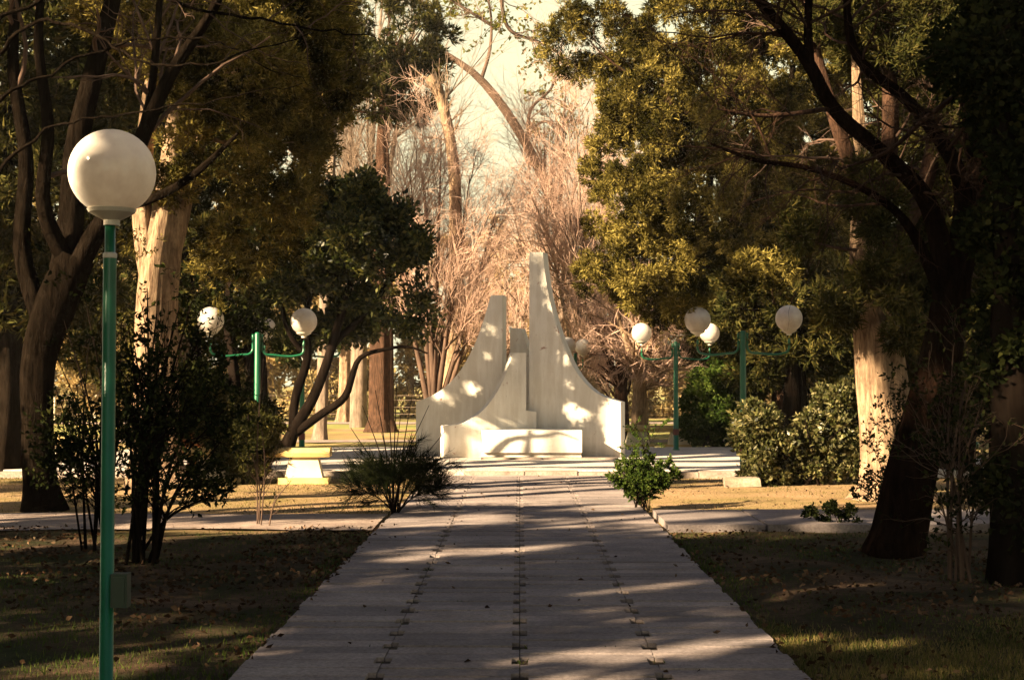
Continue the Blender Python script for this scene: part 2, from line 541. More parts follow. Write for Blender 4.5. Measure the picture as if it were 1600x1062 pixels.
def paint(name, col, rough=.35, wear=(.12, .10, .08), thr=.66):
    m, nt, out = new_mat(name)
    c = coords(nt)
    n1 = noise(nt, 9, 7, .75, c)
    r1 = ramp(nt, [(thr, (0, 0, 0)), (thr + .03, (1, 1, 1))])
    nt.links.new(n1.outputs[0], r1.inputs[0])
    n2 = noise(nt, 3, 3, .5, c)
    r2 = ramp(nt, [(.3, tuple(x * .7 for x in col)), (.7, tuple(x * 1.15 for x in col))])
    nt.links.new(n2.outputs[0], r2.inputs[0])
    cc = mixc(nt, r1.outputs[0], r2.outputs[0], wear)
    principled(nt, out, cc, rough, n1.outputs[0], .1, .003, spec=.5)
    return m
M['green'] = paint('green_enamel', (.012, .12, .055), .3, (.35, .36, .33), .70)
M['dark_green'] = paint('dark_green_enamel', (.006, .028, .016), .4, (.06, .06, .05), .7)
M['red_paint'] = paint('red_primer', (.12, .022, .015), .6)
M['cream_plastic'] = paint('cream_plastic', (.60, .55, .45), .4, (.4, .34, .26), .75)
M['bench_yellow'] = paint('ochre_bench_paint', (.60, .42, .16), .7, (.45, .36, .24), .62)
M['bench_pale'] = paint('pale_bench_paint', (.66, .58, .42), .8, (.45, .38, .28), .66)
def globe_mat():
    m, nt, out = new_mat('opal_globe')
    n1 = noise(nt, 3.0, 5, .6, coords(nt))
    r1 = ramp(nt, [(.35, (.60, .53, .47)), (.6, (.82, .77, .70))])
    nt.links.new(n1.outputs[0], r1.inputs[0])
    df = nt.nodes.new('ShaderNodeBsdfDiffuse'); tr = nt.nodes.new('ShaderNodeBsdfTranslucent')
    gl = nt.nodes.new('ShaderNodeBsdfGlossy'); gl.inputs['Roughness'].default_value = .15
    nt.links.new(r1.outputs[0], df.inputs[0]); nt.links.new(r1.outputs[0], tr.inputs[0])
    mx = nt.nodes.new('ShaderNodeMixShader'); mx.inputs[0].default_value = .35
    nt.links.new(df.outputs[0], mx.inputs[1]); nt.links.new(tr.outputs[0], mx.inputs[2])
    m2 = nt.nodes.new('ShaderNodeMixShader'); m2.inputs[0].default_value = .05
    nt.links.new(mx.outputs[0], m2.inputs[1]); nt.links.new(gl.outputs[0], m2.inputs[2])
    nt.links.new(m2.outputs[0], out.inputs[0])
    return m
M['globe'] = globe_mat()
M['stone'] = speckle('rough_stone', (.25, .19, .14), (.36, .28, .21), (.45, .36, .28), 4, 30)

# ------------------------------------------------------------------ ground, path, plaza
def fnoise(x, y, s=1.0):
    return (np.sin(x*1.7*s + 1.3) * np.cos(y*1.3*s + .4) + .6*np.sin(x*3.9*s + y*2.3*s) + .4*np.cos(y*6.1*s - x*4.7*s + 2)) / 2
xs = np.unique(np.concatenate([np.linspace(-400, -20, 12), np.linspace(-20, 20, 161), np.linspace(20, 400, 12)]))
ys = np.unique(np.concatenate([np.linspace(-60, 2, 12), np.linspace(2, 40, 153), np.linspace(40, 120, 30), np.linspace(120, 900, 12)]))
X, Y = np.meshgrid(xs, ys)
Z = .018 * fnoise(X, Y, 1.0) + .008 * fnoise(X, Y, 4.3)
nearpath = np.clip((np.abs(X) - 1.5) / .4, 0, 1)
Z = Z * nearpath - .012 * (1 - nearpath)
Z = np.where((Y > 23.9) & (Y < 38) & (X > -9.5) & (X < 10), -.02, Z)
gi = np.arange(X.size).reshape(X.shape)
gq = np.stack([gi[:-1, :-1], gi[:-1, 1:], gi[1:, 1:], gi[1:, :-1]], axis=-1).reshape(-1, 4)
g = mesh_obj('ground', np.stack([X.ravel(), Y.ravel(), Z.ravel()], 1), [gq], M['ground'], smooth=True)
tag(g, kind='structure')

PATH_Y0, PATH_Y1, PW = 1.0, 24.25, 1.55
bm = bmesh.new()
add_box(bm, -PW, PW, PATH_Y0, PATH_Y1, -.05, .012)
tag(bm_obj('path_bed', bm, M['bed']), kind='structure')
bm = bmesh.new()
row = .44
y = PATH_Y0
i = 0
cols = [(-PW, -.775), (-.775, 0), (0, .775), (.775, PW)]
while y < PATH_Y1 - .2:
    for (a, b) in cols:
      for half in (0, 1):
        g1, g2 = random.uniform(.005, .018), random.uniform(.005, .016)
        h = .034 + random.uniform(-.004, .005)
        nl = .044 if abs(a) < PW - .01 else .0
        nr = .044 if abs(b) < PW - .01 else .0
        n_len = random.uniform(.06, .10)
        e = random.uniform(-.015, .015) if (nl == 0 or nr == 0) else 0
        x0, x1 = a + .003, b - .003
        y0 = y + g1 + half * row / 2; y1 = y + (half + 1) * row / 2 - g2
        if nl == 0: x0 += e
        if nr == 0: x1 += e
        if half == 0:
            pts = [(x0 + nl, y0), (x1 - nr, y0)]
            if nr: pts += [(x1 - nr, y0 + n_len), (x1, y0 + n_len)]
            pts += [(x1, y1), (x0, y1)]
            if nl: pts += [(x0, y0 + n_len), (x0 + nl, y0 + n_len)]
        else:
            pts = [(x0, y0), (x1, y0)]
            if nr: pts += [(x1, y1 - n_len), (x1 - nr, y1 - n_len)]
            pts += [(x1 - nr, y1), (x0 + nl, y1)]
            if nl: pts += [(x0 + nl, y1 - n_len), (x0, y1 - n_len)]
        tl = random.uniform(-.004, .004); tx = random.uniform(-.003, .003)
        add_prism(bm, pts, lambda p, k: (p[0], p[1], (h + tl * (p[1] - y0) / row + tx * (p[0] - x0)) if k == 0 else -.02))
    y += row
tag(bm_obj('path', bm, M['slab'], bevel=0), kind='structure')

# cross path: gravel on the left, broken concrete slabs on the right
def strip(name, x0, x1, y0, y1, z, mat, n=80, wob=.08):
    xx = np.linspace(x0, x1, n)
    a = y0 + wob * np.sin(xx * 1.3) + wob * .6 * np.sin(xx * 3.7 + 1) + rng.normal(size=n) * wob * .15
    b = y1 + wob * np.sin(xx * 1.1 + 2) + wob * .6 * np.sin(xx * 4.1) + rng.normal(size=n) * wob * .15
    m_ = 8
    V = np.concatenate([np.stack([xx, a + (b - a) * t, np.full(n, z) + (.012 * math.sin(t * math.pi))], 1) for t in np.linspace(0, 1, m_)])
    idx = np.arange(n * m_).reshape(m_, n)
    q = np.stack([idx[:-1, :-1], idx[:-1, 1:], idx[1:, 1:], idx[1:, :-1]], -1).reshape(-1, 4)
    return tag(mesh_obj(name, V, [q], mat, smooth=True), kind='structure')
strip('gravel_path', -22, -1.6, 15.35, 17.25, .022, M['gravel'])
bm = bmesh.new()
x = 1.62
while x < 16:
    wd = random.uniform(.85, 1.15)
    hgt = .075 + random.uniform(-.01, .01)
    add_box(bm, x, x + wd - random.uniform(.015, .03), 15.35 + random.uniform(-.04, .04), 17.2 + random.uniform(-.03, .03), -.05, hgt)
    x += wd
tag(bm_obj('cross_path', bm, M['slab'], bevel=.012), kind='structure')

bm = bmesh.new()
add_box(bm, -9, 9.5, 24.55, 33.5, -.05, .11)
tag(bm_obj('plaza', bm, M['plaza'], bevel=.01), kind='structure')
bm = bmesh.new()
x = -9.0
while x < 5.6:
    wd = random.uniform(.9, 1.2)
    if not (-1.5 < x + wd / 2 < -.55):
        add_box(bm, x, x + wd - .015, 24.28 + random.uniform(-.03, .03), 24.545, -.05, .095 + random.uniform(-.012, .012))
    x += wd
tag(bm_obj('plaza_kerb', bm, M['kerb'], bevel=.015), kind='structure')
strip('far_path', -40, 40, 38.5, 40.2, .02, M['gravel'], wob=.12)
strip('distant_path', -60, 60, 56, 59, .02, M['gravel'], wob=.2)

# ------------------------------------------------------------------ sunlit spots kept open among the leaves
def gp(px, py, d=None, z=0.0):
    """point on the ground seen at pixel"""
    if d is None:
        a = at(px, py, 10); k = (EYE.z - z) / (EYE.z - a.z); return EYE + (a - EYE) * k
    return at(px, py, d)
for px, py, d, r in ((140, 262, 7.4, .30), (172, 225, 7.4, .10), (205, 228, 7.4, .07),
                     (172, 372, 7.4, .10), (170, 470, 7.4, .08),
                     (1228, 640, 22.6, .9), (1000, 520, 32, .3), (1110, 520, 32, .3), (1240, 700, 22.6, .8),
                     (228, 640, 22.5, .6), (228, 500, 22.5, .5), (240, 400, 22.5, .5), (240, 720, 22.5, .6),
                     (1365, 670, 19.7, .50), (1358, 600, 19.7, .3), (1370, 740, 19.7, .5),
                     (480, 720, 23.2, .8), (340, 740, 23.2, .5),
                     (1200, 690, 22.2, .5), (470, 700, 23.3, .5), (465, 735, 23.3, .5), (1200, 730, 22.2, .5)):
    GAPS.append((at(px, py, d), r))
for px, py, d, r in ((846, 430, 28.9, .17), (842, 466, 28.9, .15), (872, 553, 28.9, .17), (872, 628, 28.7, .19), (862, 510, 28.9, .08), (868, 590, 28.8, .10),
                     (930, 640, 28.6, .2), (958, 645, 28.5, .42), (958, 690, 28.4, .36), (945, 660, 28.5, .3),
                     (769, 517, 29.5, .14), (748, 612, 29.7, .17), (690, 618, 29.8, .16), (765, 560, 29.6, .10), (712, 590, 29.8, .10),
                     (772, 700, 28, .18), (689, 690, 28.5, .25), (797, 570, 29, .15), (735, 655, 28.6, .1)):
    GAPS.append((at(px, py, d), r, .08))
for px in range(685, 1160, 42):
    for py in (716, 725, 735): GAPS.append((gp(px, py, None, .11), .5))
for px in range(560, 690, 42):
    for py in (722, 732): GAPS.append((gp(px, py, None, .11), .4))
for px in range(700, 970, 40):
    for py in (752, 762, 773, 785): GAPS.append((gp(px, py), .52))
for px in range(300, 680, 50):
    for py in (762, 775, 790): GAPS.append((gp(px, py), .5))
for px in range(1060, 1340, 50):
    for py in (760, 772, 788): GAPS.append((gp(px, py), .55))
for px, py, r in ((900, 824, .30), (760, 816, .25), (1000, 812, .28), (860, 858, .14), (960, 800, .25), (1090, 815, .4),
                  (700, 818, .5), (500, 822, .4), (380, 824, .4), (250, 824, .3), (850, 790, .3), (940, 795, .25), (700, 800, .25),
                  (1100, 1020, .2), (1000, 1030, .16), (880, 1030, .12), (1250, 1000, .16), (1350, 1010, .18), (1180, 960, .10)):
    GAPS.append((gp(px, py), r))

# ------------------------------------------------------------------ monument
def on_plane(px, py, A, B):
    """pixel ray met with the upright plane through ground points A, B"""
    o = EYE; q = at(px, py, 10); d = q - o
    u = Vector((B[0]-A[0], B[1]-A[1], 0)); n = Vector((-u.y, u.x, 0))
    k = (Vector((A[0], A[1], 0)) - o).dot(n) / d.dot(n)
    return o + d * k
PZ = .11
mon = empty('monument', (0, 28.8, PZ), 'whitewashed concrete monument of curved fins standing on the plaza', 'monument')
def fin(name, outline, A, B, thick, base_z, label=None):
    u = Vector((B[0]-A[0], B[1]-A[1], 0)).normalized(); n = Vector((-u.y, u.x, 0))
    if n.y < 0: n = -n
    P3 = []
    for px, py in outline:
        p = on_plane(px, abs(py), A, B)
        if py < 0: p = Vector((p.x, p.y, base_z))
        P3.append(p)
    bm = bmesh.new()
    off = Vector(mon.location)
    add_prism(bm, P3, lambda p, k: p + n * (thick * k) - off)
    o = bm_obj(name, bm, M['white'], mon, bevel=.012)
    if label: o['label'] = label
    return o
def curve(pts, n=14):
    g, _ = spline([(a, 0, b) for a, b in pts], [1] * len(pts), n)
    return [(p[0], p[2]) for p in g[0]]
A_l, A_r = (-2.20, 29.9), (-.35, 29.45)
fin('fin', [(650, -700), *curve([(650, 628), (682, 614), (712, 588), (737, 548), (755, 502), (767, 461)], 18), (785, 461), (785, -700)], A_l, A_r, .34, PZ, 'second tallest fin curving down to the left')
D_l, D_r = (.17, 29.25), (2.08, 28.65)
fin('fin', [(827, -700), (827, 394), *curve([(848, 394), (852, 430), (862, 482), (879, 535), (902, 583), (932, 614), (970, 628)], 22), (970, -700)], D_l, D_r, .36, PZ, 'tallest fin curving down to the right')
C_l, C_r = (-1.60, 28.45), (.16, 29.0)
fin('fin', [(693, -700), *curve([(693, 665), (722, 661), (750, 645), (775, 615), (793, 578), (802, 551)], 16), (822, 551), (822, 641), (838, 643), (838, -700)], C_l, C_r, .26, PZ, 'low front fin with chipped curved edge')
E_l, E_r = (-.2, 30.35), (.6, 30.1)
fin('fin', [(797, -700), (797, 512), (814, 513), (820, 530), (828, 556), (845, 590), (870, -700)], E_l, E_r, .3, PZ, 'short rear fin in the gap')
off = Vector(mon.location)
bm = bmesh.new()
xl, xr = gx(752, 28.1), gx(909, 28.1)
zt = at(800, 672, 28.05).z
add_prism(bm, [(xl, zt - .0), (xr, zt), (xr + .0, PZ + .13), (xl + .04, PZ + .13)], lambda p, k: (p[0], (28.05 if k == 0 else 28.9) - off.y, p[1] - off.z))
bm_obj('bench_seat', bm, M['white'], mon, bevel=.012)
bm = bmesh.new()
add_box(bm, xl, xr - .01, 28.12 - off.y, 28.8 - off.y, .0, .13)
bm_obj('bench_base', bm, M['white'], mon)
bm = bmesh.new()
add_box(bm, gx(752, 28) , gx(846, 28), 27.85 - off.y, 28.115 - off.y, .0, .04)
add_box(bm, gx(848, 28), gx(965, 28), 27.88 - off.y, 28.115 - off.y, .0, .035)
bm_obj('plinth', bm, M['kerb'], mon, bevel=.008)

# ------------------------------------------------------------------ lamps
def globe_parts(root, c, r=.225, cs=1.0):
    bm = bmesh.new()
    bmesh.ops.create_uvsphere(bm, u_segments=40, v_segments=24, radius=r)
    for v in bm.verts: v.co += Vector(c)
    gl = bm_obj('globe', bm, M['globe'], root, smooth=True)
    bm = bmesh.new()
    z = -r
    lathe(bm, [(0, z - .055), (.042, z - .055), (.042, z - .028), (.075, z - .012), (.118, z + .012), (.128, z + .03), (.118, z + .034), (.11, z + .03)], 28, c)
    bm_obj('collar', bm, M['cream_plastic'], gl, smooth=False)
    return gl
def tube_pts(name, pts, rad, root, mat, sides=14, k=28):
    g_ = spline(pts, rad if hasattr(rad, '__len__') else [rad] * len(pts), k)
    v, q = tubes([g_], sides)
    n = g_[0].shape[1]
    caps = [np.array([list(range(sides))[::-1]]), np.array([[(n - 1) * sides + i for i in range(sides)]])]
    return mesh_obj(name, v, [q] + caps, mat, root, smooth=True)
def double_lamp(x, y, z, ang, label, scale=1.0):
    root = empty('globe_lamp', (x, y, z), label, 'lamp post', 'double globe lamps around the plaza', ang)
    bm = bmesh.new()
    lathe(bm, [(.085, 0), (.085, .02), (.06, .03), (.06, .9), (.052, .93), (.050, 2.42), (.04, 2.45), (0, 2.46)], 20)
    bm_obj('pole', bm, M['green'], root, smooth=True)
    bm = bmesh.new()
    lathe(bm, [(.061, .34), (.068, .35), (.068, .47), (.061, .48)], 20)
    bm_obj('band', bm, M['red_paint'], root)
    for s in (-1, 1):
        tube_pts('arm', [(s*.075, 0, 2.42), (s*.075, 0, 2.25), (s*.085, 0, 2.14), (s*.14, 0, 2.085), (s*.24, 0, 2.075), (s*.66, 0, 2.065), (s*.745, 0, 2.09), (s*.78, 0, 2.15), (s*.78, 0, 2.24), (s*.78, 0, 2.38)], .021, root, M['green'], 10)
        globe_parts(root, (s*.78, 0, 2.65))
    return root
double_lamp(gx(1056, 32), 32, .11, R(4), 'double globe lamp just right of the white monument, both globes sunlit')
double_lamp(gx(1161, 23.9), 23.9, .05, R(-20), 'double globe lamp left of the broad leaved bush, its pole in shade')
double_lamp(gx(402, 23.75), 23.75, .02, R(16), 'double globe lamp rising behind the clipped dark shrub')
double_lamp(gx(472, 29.2), 29.2, .11, R(0), 'double globe lamp behind the concrete bench, among forking trunks')
double_lamp(gx(899, 39), 39, 0, R(72), 'small distant double globe lamp behind the right fin of the monument')
double_lamp(gx(24, 30), 30, 0, R(50), 'double globe lamp at the far left edge beyond the dark trunk')
double_lamp(gx(1524, 36), 36, 0, R(10), 'double globe lamp at the far right beyond the leaning trunk')

lx, ly = gx(170, 7.38), 7.38
root = empty('globe_lamp', (lx, ly, 0), 'tall single globe lamp on green pole nearest the camera', 'lamp post')
bm = bmesh.new()
lathe(bm, [(.07, 0), (.07, .015), (.036, .02), (.034, 2.27), (.032, 2.285), (.027, 2.287), (.0265, 2.44), (0, 2.445)], 28)
bm_obj('pole', bm, M['green'], root, smooth=True)
bm = bmesh.new()
lathe(bm, [(.034, 2.262), (.0365, 2.266), (.0365, 2.286), (.030, 2.291)], 28)
bm_obj('joint_ring', bm, M['cream_plastic'], root)
globe_parts(root, (.008, 0, 2.715), .2255)
bm = bmesh.new()
add_box(bm, .03, .115, -.04, .04, .44, .615)
jb = bm_obj('junction_box', bm, M['dark_green'], root, bevel=.006)
bm = bmesh.new()
add_box(bm, .043, .103, -.046, -.0405, .455, .60)
bm_obj('cover_plate', bm, M['dark_green'], jb, bevel=.002)

# ------------------------------------------------------------------ benches
def park_bench(loc, rz, L, label):
    root = empty('park_bench', loc, label, 'bench', 'painted concrete benches around the plaza', rz)
    for s in (-1, 1):
        bm = bmesh.new()
        cx = s * (L / 2 - .42)
        add_prism(bm, [(cx - .30, .10), (cx + .30, .10), (cx + .22, .43), (cx - .22, .43)], lambda p, k: (p[0], -.19 + .38 * k, p[1]))
        lg = bm_obj('leg', bm, M['bench_pale'], root, bevel=.012)
        bm = bmesh.new()
        add_box(bm, cx - .40, cx + .40, -.25, .25, 0, .098)
        bm_obj('foot', bm, M['bench_yellow'], lg, bevel=.012)
    bm = bmesh.new()
    sec = [(-.25, .432), (.25, .432), (.27, .50), (.20, .575), (-.20, .575), (-.27, .50)]
    add_prism(bm, sec, lambda p, k: (-L/2 + L * k, p[0], p[1]))
    bm_obj('seat', bm, M['bench_yellow'], root, bevel=.01)
    return root
park_bench((gx(405, 22.75), 22.8, .0), R(3), 2.3, 'pale yellow concrete bench half hidden by the clipped dark shrub')
park_bench((gx(1030, 35), 35.2, .0), R(0), 1.9, 'ochre concrete bench between the monument and the round green bush')
park_bench((gx(1530, 29), 29, .0), R(-5), 2.2, 'shaded concrete bench at the far right behind thin stems')
park_bench((gx(20, 27), 27, .0), R(0), 2.2, 'shaded concrete bench at the far left behind the dark trunk')
bm = bmesh.new()
add_box(bm, -.27, .27, -.14, .14, -.02, .12)
for v in bm.verts: v.co += Vector([random.uniform(-.02, .02) for _ in range(3)])
o = bm_obj('stone_block', bm, M['stone'], bevel=.03)
o.location = (gx(1158, 22.1), 22.1, .02)
tag(o, 'pale stone block lying at the foot of the broad leaved bush', 'stone')

# ------------------------------------------------------------------ trees
def cover(name, pads, sub, tufts, per, length, width, mat, root, base, tri=True, spread=.45, hollow=.55, subr=(.22, .42), scatter=.03):
    P, D, C = crown_points(pads, sub, tufts, hollow, subr)
    v, f = tuft_leaves(P, D, per, spread, length, width, tri, scatter)
    return mesh_obj(name, v, [f], mat, root, off=base), C
def trunk_obj(root, base, parts, mat, sides=20, flute=.07, name='trunk', k=26):
    V, Q, b = [], [], 0
    for pts, rad in parts:
        v, q = tubes([spline(pts, rad, k)], sides, flute)
        V.append(v); Q.append(q + b); b += len(v)
    return mesh_obj(name, np.concatenate(V), [np.concatenate(Q)], mat, root, smooth=True, off=base)
def branches_obj(root, base, groups, mat, sides=5, name='branches'):
    v, q = tubes(groups, sides)
    return mesh_obj(name, v, [q], mat, root, smooth=True, off=base)
def px_line(lst, d=None):
    """[(px, py, d, radius_px)] -> points, radii"""
    P, Rr = [], []
    for px, py, dd, rp in lst:
        P.append(at(px, py, dd)); Rr.append(rp * dd / F)
    return P, Rr
def conifer(label, base, trunk_parts, pads, barkm, leafm, sub=240, tufts=9000, per=7, ll=.12, lw=.028, limbs=60, group=None, name='conifer_tree', flute=.1, limb_r=.05, subr=(.2, .42), hollow=.5, spread=.45):
    root = empty(name, base, label, 'tree', group)
    trunk_obj(root, base, trunk_parts, barkm, 26, flute)
    cr, C = cover('crown', pads, sub, tufts, per, ll, lw, leafm, root, base, True, spread, hollow, subr)
    tl = []
    for pts, rad in trunk_parts:
        g_, _ = spline(pts, rad, 30)
        tl += list(g_[0][8:])
    sel = C[rng.permutation(len(C))[:limbs]]
    lp, lr = hull_limbs(tl, sel, limb_r)
    tw = branch_out((lp, lr), [dict(n=3, t0=.35, ang=(.4, .9), absL=(.3, .9), rr=.6, rmin=.006, up=.02, wander=.2)])
    branches_obj(root, base, [(lp, lr)] + tw, barkm)
    return root
def leafy(label, base, trunk_parts, levels, leafm, barkm, per, ll, lw, group=None, name='broadleaf_tree', cat='tree', flute=.05, tri=False, leaf_levels=1, spread=.9, extra_pads=None, sub=100, tufts=3000, trunk_name='trunk'):
    root = empty(name, base, label, cat, group)
    V, Q, b = [], [], 0
    start_p, start_r = [], []
    for pts, rad in trunk_parts:
        g_ = spline(pts, rad, 24)
        v, q = tubes([g_], 16, flute)
        V.append(v); Q.append(q + b); b += len(v)
        start_p.append(g_[0][0]); start_r.append(g_[1][0])
    mesh_obj(trunk_name, np.concatenate(V), [np.concatenate(Q)], barkm, root, smooth=True, off=base)
    gs = []
    if levels:
        gs = branch_out((np.array(start_p), np.array(start_r)), levels)
        branches_obj(root, base, gs, barkm, 4 if name == 'shrub' else 5)
    if per:
        LV, LF, b = [], [], 0
        for g_ in gs[-leaf_levels:]:
            pts = g_[0]; n, k, _ = pts.shape
            t = rng.uniform(.15, 1, (n, per)) * (k - 1)
            i = np.clip(t.astype(int), 0, k - 2); u = (t - i)[..., None]
            ar = np.arange(n)[:, None]
            P = (pts[ar, i] * (1 - u) + pts[ar, i + 1] * u).reshape(-1, 3)
            D = nrm(pts[ar, i + 1] - pts[ar, i]).reshape(-1, 3)
            D = nrm(D + rng.normal(size=D.shape) * spread)
            kp = gap_mask(P) & (P[:, 2] > .03)
            v, f = leaf_mesh(P[kp], D[kp], ll, lw, tri)
            LV.append(v); LF.append(f + b); b += len(v)
        if extra_pads:
            P, D, C = crown_points(extra_pads, sub, tufts)
            v, f = tuft_leaves(P, D, 4, spread, ll, lw, tri, .05)
            LV.append(v); LF.append(f + b); b += len(v)
        mesh_obj('foliage' if cat != 'tree' else 'crown', np.concatenate(LV), [np.concatenate(LF)], leafm, root, off=base)
    return root
def bare(label, base, trunk_parts, levels, barkm, twigm, group=None, name='bare_tree', cat='tree', flute=.06):
    root = empty(name, base, label, cat, group)
    trunk_obj(root, base, trunk_parts, barkm, 14, flute)
    sp = [spline(p, r, 24) for p, r in trunk_parts]
    st = (np.concatenate([s[0] for s in sp]), np.concatenate([s[1] for s in sp]))
    gs = branch_out(st, levels)
    branches_obj(root, base, gs[:1], barkm, 6, 'limbs')
    if len(gs) > 1:
        branches_obj(root, base, gs[1:], twigm, 4, 'twigs')
    return root
def copy_thing(o, loc, rz, label, scale=1.0):
    r = o.copy(); COL.objects.link(r)
    r.location = loc; r.rotation_euler = (0, 0, rz); r.scale = (scale,) * 3
    r['label'] = label
    for ch in list(o.children):
        c = ch.copy(); COL.objects.link(c); c.parent = r
    return r

# --- great conifer on the left, sunlit trunk (near 22.7 m)
d = 21.95
base = at(255, 759, d); base.z = 0
tp = [px_line([(250, 762, d, 62), (243, 740, d, 44), (243, 690, d, 36), (243, 600, d, 33), (243, 500, d, 32), (250, 410, d, 30), (262, 340, d, 26), (275, 220, d+.1, 20), (285, 90, d+.2, 13), (290, -50, d+.2, 6)]),
      px_line([(240, 470, d, 14), (230, 400, d, 17), (222, 330, d, 15), (226, 240, d, 13), (240, 140, d, 14), (262, 40, d, 9), (270, -60, d, 5)]),
      px_line([(258, 440, d+.1, 14), (278, 350, d+.1, 16), (300, 250, d+.2, 13), (340, 140, d+.3, 13), (380, 20, d+.4, 8), (390, -60, d+.4, 5)])]
pads = pads_px([(262, 190, d-.8, 42, 60, .4), (215, 270, d-.6, 30, 40, .3), (285, 300, d-.6, 34, 36, .3), (330, 245, d-1.3, 85, 45, .8), (400, 388, d-1.2, 80, 38, .7), (240, 365, d-.6, 34, 38, .4), (345, 110, d-1, 120, 90, 1.2), (500, 120, d+.4, 60, 85, 1), (430, 250, d+.5, 75, 120, 1.3), (400, 350, d+.6, 80, 60, 1.0),
                (345, 440, d+.5, 60, 50, .7), (440, 30, d, 110, 90, 1.5), (230, 20, d, 100, 80, 1.3), (310, 560, d+1.1, 40, 60, .4)])
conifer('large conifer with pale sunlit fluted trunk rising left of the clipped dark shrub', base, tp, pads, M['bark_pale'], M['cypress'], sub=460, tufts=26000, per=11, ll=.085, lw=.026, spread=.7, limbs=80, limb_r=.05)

# --- great golden conifer on the right behind the plaza
d = 34.2
base = at(1225, 700, d); base.z = 0
tp = [px_line([(1225, 706, d, 24), (1225, 640, d, 18), (1222, 500, d, 16), (1200, 300, d, 13), (1180, 100, d, 9), (1170, -80, d, 4)]),
      px_line([(1235, 600, d, 12), (1270, 450, d, 11), (1300, 260, d, 8), (1310, 60, d, 4)]),
      px_line([(1220, 560, d, 12), (1150, 440, d, 10), (1080, 300, d, 8), (1040, 120, d, 4)])]
pads = pads_px([(1150, 330, d-1.6, 150, 75, 1.4), (1130, 190, d-1.2, 130, 85, 1.4), (985, 330, d-.8, 60, 60, 1), (1000, 420, d-1, 105, 48, 1.1),
                (1010, 150, d-.3, 85, 90, 1.2), (930, 60, d+.2, 75, 60, 1.0), (1090, 40, d-.3, 120, 75, 1.4), (1230, 80, d-.6, 100, 90, 1.4),
                (1050, 465, d-.6, 90, 36, 1.2), (1265, 370, d-1, 75, 45, 1.2), (1240, 240, d-1, 100, 90, 1.2), (990, 240, d-.2, 75, 70, 1.0), (1330, 200, d, 90, 140, 1.2),
                (1075, 466, d-10, 22, 12, .2), (1190, 425, d-6, 60, 24, .5)])
conifer('huge golden green conifer overhanging the lamps right of the monument', base, tp, pads, M['bark_red'], M['cypress'], sub=760, tufts=42000, per=10, ll=.10, lw=.032, spread=.7, limbs=110, limb_r=.05)

# --- dark conifers closing the left and right sides
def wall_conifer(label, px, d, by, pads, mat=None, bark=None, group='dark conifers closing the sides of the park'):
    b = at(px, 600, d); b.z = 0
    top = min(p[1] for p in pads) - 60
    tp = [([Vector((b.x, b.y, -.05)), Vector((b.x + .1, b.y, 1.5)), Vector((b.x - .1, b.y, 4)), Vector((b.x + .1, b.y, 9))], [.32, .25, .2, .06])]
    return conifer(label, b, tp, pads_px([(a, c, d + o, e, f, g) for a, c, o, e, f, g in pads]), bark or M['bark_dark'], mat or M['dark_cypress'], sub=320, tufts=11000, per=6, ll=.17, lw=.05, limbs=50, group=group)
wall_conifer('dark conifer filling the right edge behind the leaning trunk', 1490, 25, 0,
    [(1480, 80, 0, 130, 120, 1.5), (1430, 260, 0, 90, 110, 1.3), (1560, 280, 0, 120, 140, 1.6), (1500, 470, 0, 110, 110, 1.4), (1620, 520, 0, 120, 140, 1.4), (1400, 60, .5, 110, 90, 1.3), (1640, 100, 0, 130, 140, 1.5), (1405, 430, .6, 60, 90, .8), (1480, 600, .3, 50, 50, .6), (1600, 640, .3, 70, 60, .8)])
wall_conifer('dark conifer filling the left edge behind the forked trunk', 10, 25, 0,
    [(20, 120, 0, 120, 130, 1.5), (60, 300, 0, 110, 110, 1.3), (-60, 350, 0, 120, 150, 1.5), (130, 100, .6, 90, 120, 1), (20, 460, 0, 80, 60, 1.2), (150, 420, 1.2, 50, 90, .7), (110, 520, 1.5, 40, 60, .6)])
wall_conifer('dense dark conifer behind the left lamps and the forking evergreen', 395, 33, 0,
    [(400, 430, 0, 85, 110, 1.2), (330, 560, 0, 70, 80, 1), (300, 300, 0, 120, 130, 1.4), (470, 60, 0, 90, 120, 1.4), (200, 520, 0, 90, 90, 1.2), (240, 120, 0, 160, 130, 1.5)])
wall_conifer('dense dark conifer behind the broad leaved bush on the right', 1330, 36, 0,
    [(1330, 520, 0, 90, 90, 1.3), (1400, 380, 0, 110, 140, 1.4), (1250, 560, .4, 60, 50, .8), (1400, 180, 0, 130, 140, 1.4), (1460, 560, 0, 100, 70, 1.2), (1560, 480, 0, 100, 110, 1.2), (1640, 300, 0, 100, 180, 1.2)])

wall_conifer('dark leafy backing added close behind the golden conifer, right of the sky gap', 1110, 40,0,  # added backing, keeps bright sky from showing through the golden crown
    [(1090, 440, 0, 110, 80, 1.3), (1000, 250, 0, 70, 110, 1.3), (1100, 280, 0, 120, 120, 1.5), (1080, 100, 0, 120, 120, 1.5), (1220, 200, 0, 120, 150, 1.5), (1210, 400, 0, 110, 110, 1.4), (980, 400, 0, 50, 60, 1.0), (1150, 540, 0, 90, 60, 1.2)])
wall_conifer('dark leafy backing added close behind the pale trunked conifer on the left', 290, 30, 0,  # added backing, keeps bright sky from showing through the left crown
    [(300, 400, 0, 90, 100, 1.2), (250, 200, 0, 120, 130, 1.4), (380, 220, 0, 80, 100, 1.2), (180, 380, 0, 80, 110, 1.2), (420, 60, 0, 90, 110, 1.4), (200, 520, .5, 80, 70, 1.0), (120, 200, 0, 90, 130, 1.3)])
